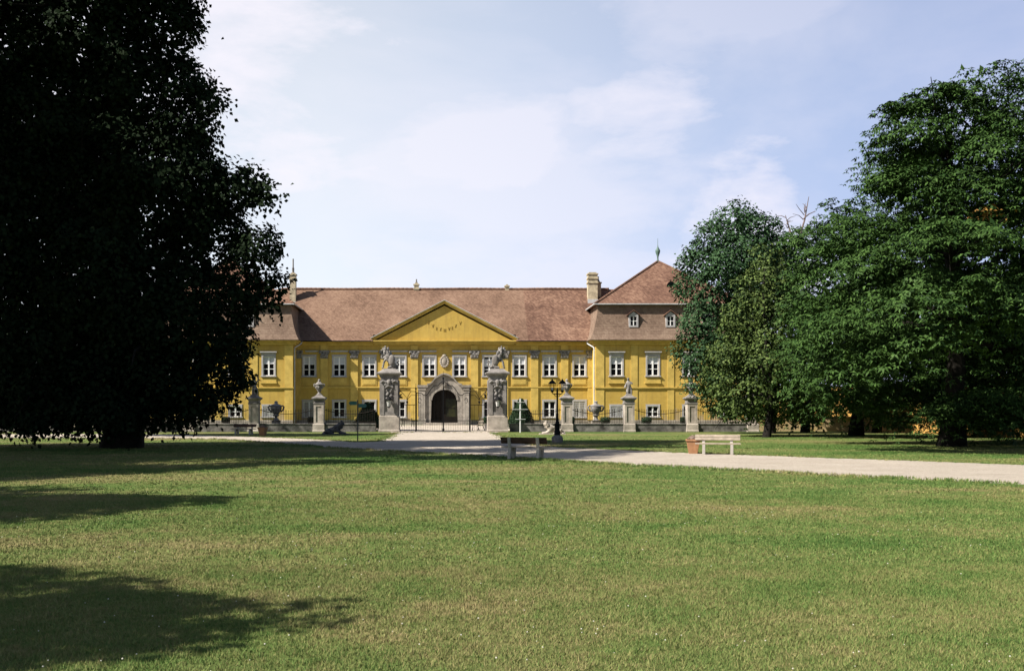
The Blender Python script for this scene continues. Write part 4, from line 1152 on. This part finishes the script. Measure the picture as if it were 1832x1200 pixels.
def limbs(base, h, r, lobes, g, bend=.3, fork=.35, maxl=14, twigs=2):
    q = MB(); b = Vector(base); mean = Vector(np.mean(np.array([l[:3] for l in lobes]),0))
    top = Vector((b.x+(mean.x-b.x)*.6, b.y+(mean.y-b.y)*.6, h)); pts = []; rs = []
    for i in range(9):
        u = i/8; p = b.lerp(top, u); p.x += bend*math.sin(u*5+g.random()); p.y += bend*math.cos(u*4)
        if i == 0: p = b.copy()
        pts.append(p); rs.append(r*(1.35 if i == 0 else 1.0)*(1-.75*u))
    q.tube(pts, rs, 10)
    ls = sorted(lobes, key=lambda l: -l[3])[:maxl]
    for l in ls:
        u = min(.95, max(fork, (l[2]-l[3]*.6-b.z)/(h-b.z)*.8)); k = u*8; i = int(k); a = pts[i].lerp(pts[min(8,i+1)], k-i)
        c = Vector(l[:3]); mid = a.lerp(c, .5)+Vector((0,0,.12*(c-a).length)); r0 = r*(1-.75*u)*.6
        q.tube([a, a.lerp(mid,.5)+Vector((0,0,.05)), mid, mid.lerp(c,.6), c], [r0, r0*.8, r0*.6, r0*.4, r0*.2], 7)
        for t in range(twigs):
            e = c+Vector(g.normal(0,1,3))*l[3]*.55; q.tube([mid.lerp(c,.4), mid.lerp(e,.7), e],[r0*.35,r0*.2,.015],5)
    return q
def tree(name, base, h, r, lobes, leafmat, label, cat='tree', group=None, seed=1, maxl=14, twigs=2, fork=.35, **k):
    g = np.random.default_rng(seed)
    t = thing(name, (base[0],base[1],0), label, cat, group)
    Vq, P = crown(g, lobes, **k)
    o = tri_mesh('crown', Vq, leafmat, 4); o.parent = t; o.location = (-base[0],-base[1],0)
    q = limbs((base[0],base[1],-.1), h, r, lobes, g, maxl=maxl, twigs=twigs, fork=fork)
    o = q.build('trunk', M['bark'], t, smooth=True); o.location = (-base[0],-base[1],0)
    return t, P
def lob(px, py, rpx, Y, dy=0, sq=.85):
    """a lobe centred on this point of the photograph, at distance Y+dy"""
    y = Y+dy; return ((px-795)/1781*y, y, 1.7+(735-py)/1781*y, rpx/1781*y, sq)

# 1. the big horse chestnut on the right (trunk 46 m away)
Y = 46.0
L1 = [lob(1755,192,96,Y,1,.95), lob(1845,212,100,Y,1,.95), lob(1672,228,88,Y,1,.95), lob(1615,255,66,Y,0,.95), lob(1590,218,44,Y,0,1), lob(1645,190,46,Y,.5,1), lob(1960,300,140,Y,1), lob(1780,315,115,Y,-2.5), lob(1640,340,80,Y,-1.5), lob(1592,300,46,Y,0,1),
      lob(1540,408,56,Y,-1), lob(1880,400,115,Y,-3.5), lob(1700,440,110,Y,-5.5), lob(1580,480,90,Y,-4), lob(1478,462,46,Y,-1), lob(1462,530,52,Y,-2), lob(1530,575,78,Y,-5),
      lob(1650,560,85,Y,-7), lob(1780,530,80,Y,-5), lob(1870,520,80,Y,-3), lob(1590,640,48,Y,-6), lob(1490,640,46,Y,-3.5),
      lob(1500,590,80,Y,5), lob(1450,600,50,Y,4), lob(1580,690,70,Y,6), lob(1500,700,50,Y,6), lob(1680,690,80,Y,5), lob(1775,640,105,Y,4), lob(1890,640,130,Y,4), lob(1760,715,60,Y,6), lob(1850,710,75,Y,5), lob(1920,720,80,Y,4),
      lob(1700,350,150,Y,5), lob(1800,500,190,Y,6), lob(1640,540,140,Y,5), lob(1920,560,170,Y,6), lob(2020,480,150,Y,2), lob(1780,690,100,Y,7), lob(1742,716,46,Y,-1), lob(1695,722,40,Y,0), lob(1800,722,50,Y,-.5), lob(1738,690,36,Y,0), lob(1745,748,30,Y,-.5), lob(1800,752,32,Y,1)]
tree('chestnut_tree', ((1742-795)/1781*Y, Y+2), 15.0, .52, L1, M['chestnut'], 'tallest broad horse chestnut filling the right edge, layered green leaves', group='park trees on the right', seed=21, maxl=18,
     pads_per_m2=2.0, pad_r=.85, leaves_per_pad=24, inner=2.6, layer=2.1, thin=.25, palmate=5, L=.22, W=.085, Linner=.30, upw=1.0, outw=.3, flat=.09, droop=.4, shell=(.55,1.08))
# rusty bough on it
g = np.random.default_rng(5); c = lob(1772,380,26,Y,-5.4); P = np.array(c[:3])+g.normal(0,1,(45,3))*np.array([.42,.3,.2])
ct = bpy.data.objects['chestnut_tree']; o = leaf_obj('rusty_leaves', P, np.tile(UP,(45,1)), .26, .1, M['rust'], ct, g); tag(o, 'rust coloured dead leaves on one bough')

# 2. smaller chestnut between it and the linden
Y = 62.0
L2 = [lob(1500,385,42,Y,0), lob(1450,430,42,Y,0), lob(1545,430,50,Y,2), lob(1460,510,58,Y,-1), lob(1560,520,90,Y,0), lob(1480,600,66,Y,-1), lob(1590,640,80,Y,2), lob(1530,680,60,Y,2), lob(1660,640,90,Y,3), lob(1440,660,36,Y,0), lob(1470,700,42,Y,3), lob(1600,705,55,Y,3)]
tree('chestnut_tree', (G(1528,779)[0], 68.5), 13, .42, L2, M['chestnut'], 'middle chestnut with leaning pale green top, left of the tallest one', group='park trees on the right', seed=22,
     pads_per_m2=2.1, pad_r=.8, leaves_per_pad=14, inner=3.2, layer=2.2, thin=.2, palmate=5, L=.24, W=.095, Linner=.32, upw=.8, outw=.5, flat=.3, droop=.3)
# 3. linden, slender, yellowish
Y = 66.5
L3 = [lob(1372,470,36,Y,0,1.1), lob(1350,520,42,Y,-.5,1), lob(1400,530,42,Y,0,1), lob(1330,570,44,Y,-.5,1), lob(1390,590,55,Y,-1,1), lob(1432,600,40,Y,0,1), lob(1306,625,46,Y,-.5), lob(1360,650,60,Y,-1.2), lob(1425,660,50,Y,-.5),
      lob(1290,680,42,Y,0), lob(1340,705,48,Y,-1), lob(1400,715,42,Y,-.8), lob(1440,710,40,Y,0), lob(1300,725,26,Y,0), lob(1370,600,70,Y,2), lob(1330,735,24,Y,-1), lob(1400,740,24,Y,-1), lob(1445,735,26,Y,0), lob(1370,700,70,Y,2)]
tree('linden_tree', (G(1371,782)[0], G(1371,782)[1]), 11, .22, L3, M['linden'], 'slender yellow-green linden with low crown and bare short trunk', group='park trees on the right', seed=23, fork=.22,
     pads_per_m2=2.0, pad_r=.40, leaves_per_pad=22, inner=6, L=.19, W=.15, Linner=.32, upw=.55, outw=.7, flat=.5)
# 4. oak behind
Y = 75.0
L4 = [lob(1315,395,40,Y), lob(1282,420,36,Y), lob(1355,410,42,Y), lob(1265,455,38,Y), lob(1330,460,60,Y), lob(1395,440,40,Y), lob(1238,474,24,Y), lob(1225,508,22,Y), lob(1280,520,56,Y), lob(1360,530,70,Y), lob(1262,575,48,Y), lob(1247,625,44,Y),
      lob(1300,620,60,Y), lob(1262,680,36,Y), lob(1295,715,36,Y), lob(1385,500,70,Y,2), lob(1420,450,34,Y,1), lob(1290,480,40,Y,-2), lob(1340,640,60,Y,2)]
ot, _ = tree('oak_tree', (G(1376,775)[0], 75.5), 15, .36, L4, M['oak'], 'dark blue-green oak rising behind the linden beside the palace', group='park trees on the right', seed=24,
     pads_per_m2=1.7, pad_r=.55, leaves_per_pad=28, inner=3.5, L=.22, W=.14, Linner=.42, upw=.5, outw=.7, flat=.6)
q = MB(); r = random.Random(8)                              # bare dead branches sticking out of its top
for (px, py, qx, qy) in ((1425,440,1447,352),(1415,445,1405,385)):
    a = Vector(lob(px,py,1,Y,1)[:3]); b = Vector(lob(qx,qy,1,Y,1)[:3]); q.tube([a, a.lerp(b,.5)+Vector((.15,0,.1)), b], [.09,.06,.02], 6)
    for k in range(7):
        c = a.lerp(b, r.uniform(.4,1)); e = c+Vector((r.uniform(-.9,.9), r.uniform(-.4,.4), r.uniform(.1,.8))); q.tube([c, c.lerp(e,.5)+Vector((r.uniform(-.1,.1),0,.08)), e], [.035,.025,.012], 5)
o = q.build('dead_branch', mat('dead_grey_wood', (.16,.12,.11), .9, .3, 6), ot); o.location = (-ot.location.x, -ot.location.y, 0)
# 5. trees further back on the right
for i, (px, Y, top, rp, lab) in enumerate(((1440,80,600,56,'small dark tree in the shade between linden and middle chestnut'),(1568,78,570,60,'dark tree in the shade behind the middle chestnut trunk'),(1700,72,560,62,'dark tree deep in the shade behind the trunk of the tallest chestnut'),
        (1790,66,520,90,'dark tree at the right edge behind the tallest chestnut'),(1880,60,520,95,'dark tree just beyond the right edge in the chestnut shade'))):
    Ls = [lob(px-rp*.5,640,rp*.6,Y,0), lob(px+rp*.5,640,rp*.65,Y,1), lob(px,top+rp*.6,rp*.7,Y,0), lob(px-rp*.3,700,rp*.4,Y,-1), lob(px+rp*.4,705,rp*.45,Y,-1), lob(px-rp*.5,728,rp*.36,Y,-1), lob(px+rp*.45,732,rp*.38,Y,-1), lob(px,738,rp*.42,Y,-.5)]
    tree('chestnut_tree', ((px-795)/1781*Y, Y), 10, .3, Ls, M['chestnut'], lab, group='park trees on the right', seed=30+i, pads_per_m2=1.1, pad_r=.8, leaves_per_pad=14, inner=4.0, L=.36, W=.22, Linner=.6)

# 6. the great dark tree on the left
Y = 45.0
L6 = [lob(432,330,44,Y,0), lob(478,345,22,Y,-.5), lob(365,322,56,Y,0), lob(455,445,48,Y,0), lob(485,505,24,Y,0), lob(492,535,14,Y,0), lob(428,525,50,Y,0), lob(405,600,52,Y,0), lob(395,670,52,Y,0), lob(360,700,48,Y,-1), lob(330,150,55,Y,0), lob(370,180,26,Y,-.5),
      lob(300,45,58,Y,0), lob(335,30,24,Y,0), lob(318,252,58,Y,0), lob(352,235,36,Y,0), lob(370,415,72,Y,1), lob(230,150,110,Y,1), lob(150,60,110,Y,0), lob(40,40,110,Y,0), lob(90,200,130,Y,1), lob(250,330,150,Y,2), lob(60,380,170,Y,2), lob(200,520,190,Y,2), lob(330,560,120,Y,1),
      lob(30,600,180,Y,2), lob(280,680,75,Y,0), lob(180,690,80,Y,0), lob(80,700,90,Y,0), lob(200,-80,150,Y,0), lob(60,-120,160,Y,0), lob(150,-230,120,Y,0), lob(180,-310,90,Y,0), lob(250,-180,90,Y,0), lob(260,-40,90,Y,0), lob(-100,100,190,Y,0), lob(-110,400,220,Y,0), lob(-90,-120,160,Y,0), lob(310,740,28,Y,0), lob(240,735,30,Y,0), lob(100,728,42,Y,0), lob(30,732,45,Y,0), lob(175,730,40,Y,0), lob(-40,735,50,Y,0), lob(350,725,35,Y,1), lob(205,742,34,Y,-2), lob(150,748,28,Y,-1), lob(265,746,28,Y,-1), lob(60,748,30,Y,-1)]
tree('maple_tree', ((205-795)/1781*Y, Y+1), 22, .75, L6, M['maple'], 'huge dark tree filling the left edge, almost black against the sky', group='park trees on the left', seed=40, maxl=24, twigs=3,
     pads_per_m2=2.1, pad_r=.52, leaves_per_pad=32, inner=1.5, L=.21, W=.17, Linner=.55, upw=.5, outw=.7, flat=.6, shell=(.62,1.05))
# 7. trees left of the frame, whose shadows lie on the lawn
def shade_tree(x, y, Ls, h, lab, seed, pads=1.2, pr=.7, L=.34, inner=4.5, Li=.6):
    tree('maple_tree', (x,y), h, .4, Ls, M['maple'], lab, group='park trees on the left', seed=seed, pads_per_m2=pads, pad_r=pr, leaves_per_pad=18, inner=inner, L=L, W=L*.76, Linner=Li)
def sl(px, py, h, r, sq=.8):
    """a lobe of radius r at height h whose shadow falls on this place of the lawn"""
    x, y = G(px, py); k = h/math.tan(EL); return (x-math.sin(AZ)*k, y-math.cos(AZ)*k, h, r, sq)
Ls = [sl(330,893,12,.8), sl(230,897,12,1.3), sl(120,900,12,1.7), sl(20,905,12.5,2.2), sl(-150,910,12.5,3.0), sl(-300,890,13,3.2), sl(-400,930,9,3.0)]
c = np.mean(np.array([l[:2] for l in Ls]),0); shade_tree(c[0]-1, c[1], Ls, 11, 'maple standing left of the frame, its shadow a tongue on the lawn', 41)
Ls = [sl(100,815,16,4), sl(-100,820,16,4.5), sl(250,815,17,3.5), sl(400,812,18,3.2), sl(520,812,19,2.8), sl(650,812,20,2.4), sl(760,806,21,2.2), sl(870,806,22,2.0), sl(980,801,23,2.0), sl(1080,798,24,1.8),
      sl(900,815,22,1.7), sl(960,816,22.3,1.9), sl(930,820,22,1.3), sl(985,819,22.4,1.3), sl(1030,812,22.8,1.6), sl(1095,807,23.3,1.5), sl(780,818,21,1.5), sl(600,825,19,1.6), sl(450,830,17,1.5), sl(300,835,16,1.6), sl(150,838,15,2.0), sl(60,846,14,2.3), sl(-80,850,14,3.0), sl(190,842,14.5,1.8), sl(330,836,15.5,1.5), sl(20,832,15,3.0), sl(1150,794,25,2.0), sl(1190,799,24.5,1.0), sl(1000,790,25,2.0), (-26,33,15,6,.9), (-31,34,12,6,.9), (-27,38,20,5.5,.9), (-34,40,16,6,.9)]
shade_tree(-27, 34, Ls, 20, 'tall maple left of the frame in front of the huge dark tree', 43)
Ls = [sl(560,1078,7,.17), sl(480,1080,7,.22), sl(600,1110,7,.17), sl(520,1114,7,.22), sl(430,1118,7,.27), sl(400,1085,7,.26), sl(340,1130,7.2,.28), sl(300,1078,7.2,.36), sl(200,1108,7.3,.42), sl(380,1150,7.1,.22), sl(270,1150,7.3,.2), sl(120,1085,7.5,.8), sl(60,1138,7.5,.85), sl(-80,1135,8,1.3), sl(-300,1120,8,2.2), sl(10,1030,8.5,.55)]
c = np.mean(np.array([l[:2] for l in Ls]),0); shade_tree(c[0]-2.5, c[1]-.5, Ls, 9, 'maple beside the viewer outside the frame, shading the near lawn', 42, 6, .26, .16, 9, .22)
Ls = [(-32,64.5,18,4.5,.85), (-36,63,20,3.5,.85), (-29,64,22,3.2,.85), (-25.5,65,18,2.4,.85), (-33,61,23,4,.85)]
shade_tree(-33, 63, Ls, 20, 'high crowned maple behind the huge dark tree at the far left', 45)
Ls = [(-32,77,20,3.4,.85), (-25.5,80,20,3.0,.85), (-28.5,78,23.5,3.5,.85), (-29,78.5,17,3,.85)]
shade_tree(-29.5, 77.5, Ls, 21, 'high maple at the fence, hidden behind the huge dark tree', 46)
# 8. trees and hedge behind the fence on the far left
for i, (px, Y, lab) in enumerate(((40,95,'dark tree behind the far left wall'),(150,90,'dark tree behind the whitewashed wall stump'),(235,88,'dark tree against the left corner of the palace'))):
    Ls = [lob(px,600,80,Y), lob(px-40,660,70,Y), lob(px+40,660,70,Y), lob(px,700,60,Y,-1), lob(px-50,720,50,Y,-1), lob(px+30,715,50,Y,-1)]
    tree('maple_tree', ((px-795)/1781*Y, Y), 9, .3, Ls, M['maple'], lab, group='park trees on the left', seed=50+i, pads_per_m2=1.0, pad_r=.8, leaves_per_pad=9, inner=.9, L=.4, W=.26, Linner=.6)
x0, x1 = (-160-795)/1781*86, (250-795)/1781*86
t = thing('hedge', ((x0+x1)/2, 86, 0), 'black-green hedge behind the walls at the far left', 'hedge')
g = np.random.default_rng(60); n = 9000
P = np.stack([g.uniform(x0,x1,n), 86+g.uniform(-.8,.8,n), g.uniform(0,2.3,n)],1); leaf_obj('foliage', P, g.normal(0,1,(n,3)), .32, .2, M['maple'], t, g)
q = MB(); q.box(x0-t.location.x+.2, x1-t.location.x-.2, -.6, .6, 0, 2.1); q.build('inner_growth', M['yew'], t)
BANKS = [(-.36,.40,.30,.24,.9), (-.03,.245,.07,.028,.5), (.045,.265,.10,.045,.6), (.185,.275,.075,.045,.65), (.11,.21,.20,.06,.42), (.285,.165,.07,.09,.8), (-.12,.10,.25,.05,.5), (.05,.12,.3,.06,.4), (.25,.38,.14,.06,.35)]
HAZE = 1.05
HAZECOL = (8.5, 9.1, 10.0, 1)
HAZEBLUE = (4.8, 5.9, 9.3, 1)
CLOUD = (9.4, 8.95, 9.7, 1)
EXPO = 1.1
# ------------------------------------------------------------------ light, sky, camera
to_sun = Vector((-math.sin(AZ)*math.cos(EL), -math.cos(AZ)*math.cos(EL), math.sin(EL)))
ld = bpy.data.lights.new('sun', 'SUN'); ld.energy = 5.0; ld.angle = R(.5); ld.color = (1.0, .93, .82)
so = bpy.data.objects.new('sun', ld); COL.objects.link(so)
so.rotation_euler = (-to_sun).to_track_quat('-Z', 'Y').to_euler()
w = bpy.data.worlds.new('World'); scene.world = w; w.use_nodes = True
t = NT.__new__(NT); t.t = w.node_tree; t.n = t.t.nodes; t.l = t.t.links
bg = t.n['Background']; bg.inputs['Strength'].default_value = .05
sk = t.new('ShaderNodeTexSky'); sk.sky_type = 'NISHITA'; sk.sun_disc = False
sk.sun_elevation = EL; sk.sun_rotation = math.atan2(to_sun.x, to_sun.y); sk.air_density = 1.0; sk.dust_density = 1.2; sk.ozone_density = 1.6
tc = t.new('ShaderNodeTexCoord'); d = tc.outputs['Generated']
x, y, z = t.sep(d)
# thin summer clouds: soft banks of noise, kept low in the north, dimmed elsewhere to deepen shade
zz = t.math('ADD', z, .12)
cv = t.comb(t.math('DIVIDE', x, zz), t.math('DIVIDE', y, zz), 0)
cv3 = t.mapping(d, (1, 1, 2.0))
n1 = t.noise(cv3, 3.2, 7, .56, .35)
n2 = t.noise(t.mapping(d, (1, 1, 2.6), (3.1, 1.7, .4)), 7.5, 6, .6, .2)
wob = t.math('ADD', t.math('MULTIPLY', t.math('SUBTRACT', n2, .5), 3.6), t.math('MULTIPLY', t.math('SUBTRACT', n1, .5), 3.0))
def puff(cx, cz, rx, rz, dens):
    a = t.math('DIVIDE', t.math('SUBTRACT', x, cx), rx); b = t.math('DIVIDE', t.math('SUBTRACT', z, cz), rz)
    r2 = t.math('ADD', t.math('MULTIPLY', a, a), t.math('MULTIPLY', b, b))
    r2 = t.math('ADD', r2, t.math('MULTIPLY', t.math('GREATER_THAN', 0.0, y), 50.0))
    e = t.math('ADD', t.math('SUBTRACT', 1.0, r2), wob)
    return t.math('MULTIPLY', t.ramp(e, [(.0, 0), (.45, .55), (1.0, 1)]), dens)
banks = None
for b in BANKS:
    e = puff(*b); banks = e if banks is None else t.math('MAXIMUM', banks, e)
veil = t.math('MULTIPLY', t.ramp(n1, [(.42, 0), (.66, 1)]), .35)
m2 = t.math('MINIMUM', t.math('MAXIMUM', banks, veil), .95)
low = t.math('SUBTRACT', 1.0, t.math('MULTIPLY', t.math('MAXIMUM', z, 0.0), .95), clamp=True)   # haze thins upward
thin = t.math('DIVIDE', t.math('SUBTRACT', .72, z), .28, clamp=True)          # haze and cloud cut off above the view to deepen the shade
north = t.math('MULTIPLY', t.math('ADD', y, .3), 1.0, clamp=True)      # haze and cloud weakened behind the camera so shade turns darker
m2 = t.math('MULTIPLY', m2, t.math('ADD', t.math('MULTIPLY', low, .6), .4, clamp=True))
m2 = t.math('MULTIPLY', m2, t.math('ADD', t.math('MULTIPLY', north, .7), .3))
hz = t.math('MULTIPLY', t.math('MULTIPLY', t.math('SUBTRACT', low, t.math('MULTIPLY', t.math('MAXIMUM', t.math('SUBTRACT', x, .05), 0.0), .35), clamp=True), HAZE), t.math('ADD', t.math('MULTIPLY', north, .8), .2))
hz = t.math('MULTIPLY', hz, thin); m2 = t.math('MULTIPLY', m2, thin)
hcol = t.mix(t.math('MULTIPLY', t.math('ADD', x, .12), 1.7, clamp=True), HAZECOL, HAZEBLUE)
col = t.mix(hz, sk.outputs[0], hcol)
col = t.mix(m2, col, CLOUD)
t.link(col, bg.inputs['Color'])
cd = bpy.data.cameras.new('camera'); co = bpy.data.objects.new('camera', cd); COL.objects.link(co)
co.location = (0, 0, 1.7); co.rotation_euler = (R(90), 0, 0)
cd.sensor_width = 36; cd.sensor_fit = 'HORIZONTAL'; cd.lens = 36*1781/1832
cd.shift_x = (916-795)/1832; cd.shift_y = (735-600)/1832
cd.clip_end = 9000; cd.clip_start = .1
scene.camera = co
vs = scene.view_settings; vs.view_transform = 'Standard'; vs.look = 'None'; vs.exposure = EXPO; vs.gamma = 1
scene.cycles.use_denoising = True
scene.cycles.max_bounces = 6; scene.cycles.diffuse_bounces = 3; scene.cycles.glossy_bounces = 2; scene.cycles.transmission_bounces = 2; scene.cycles.transparent_max_bounces = 4
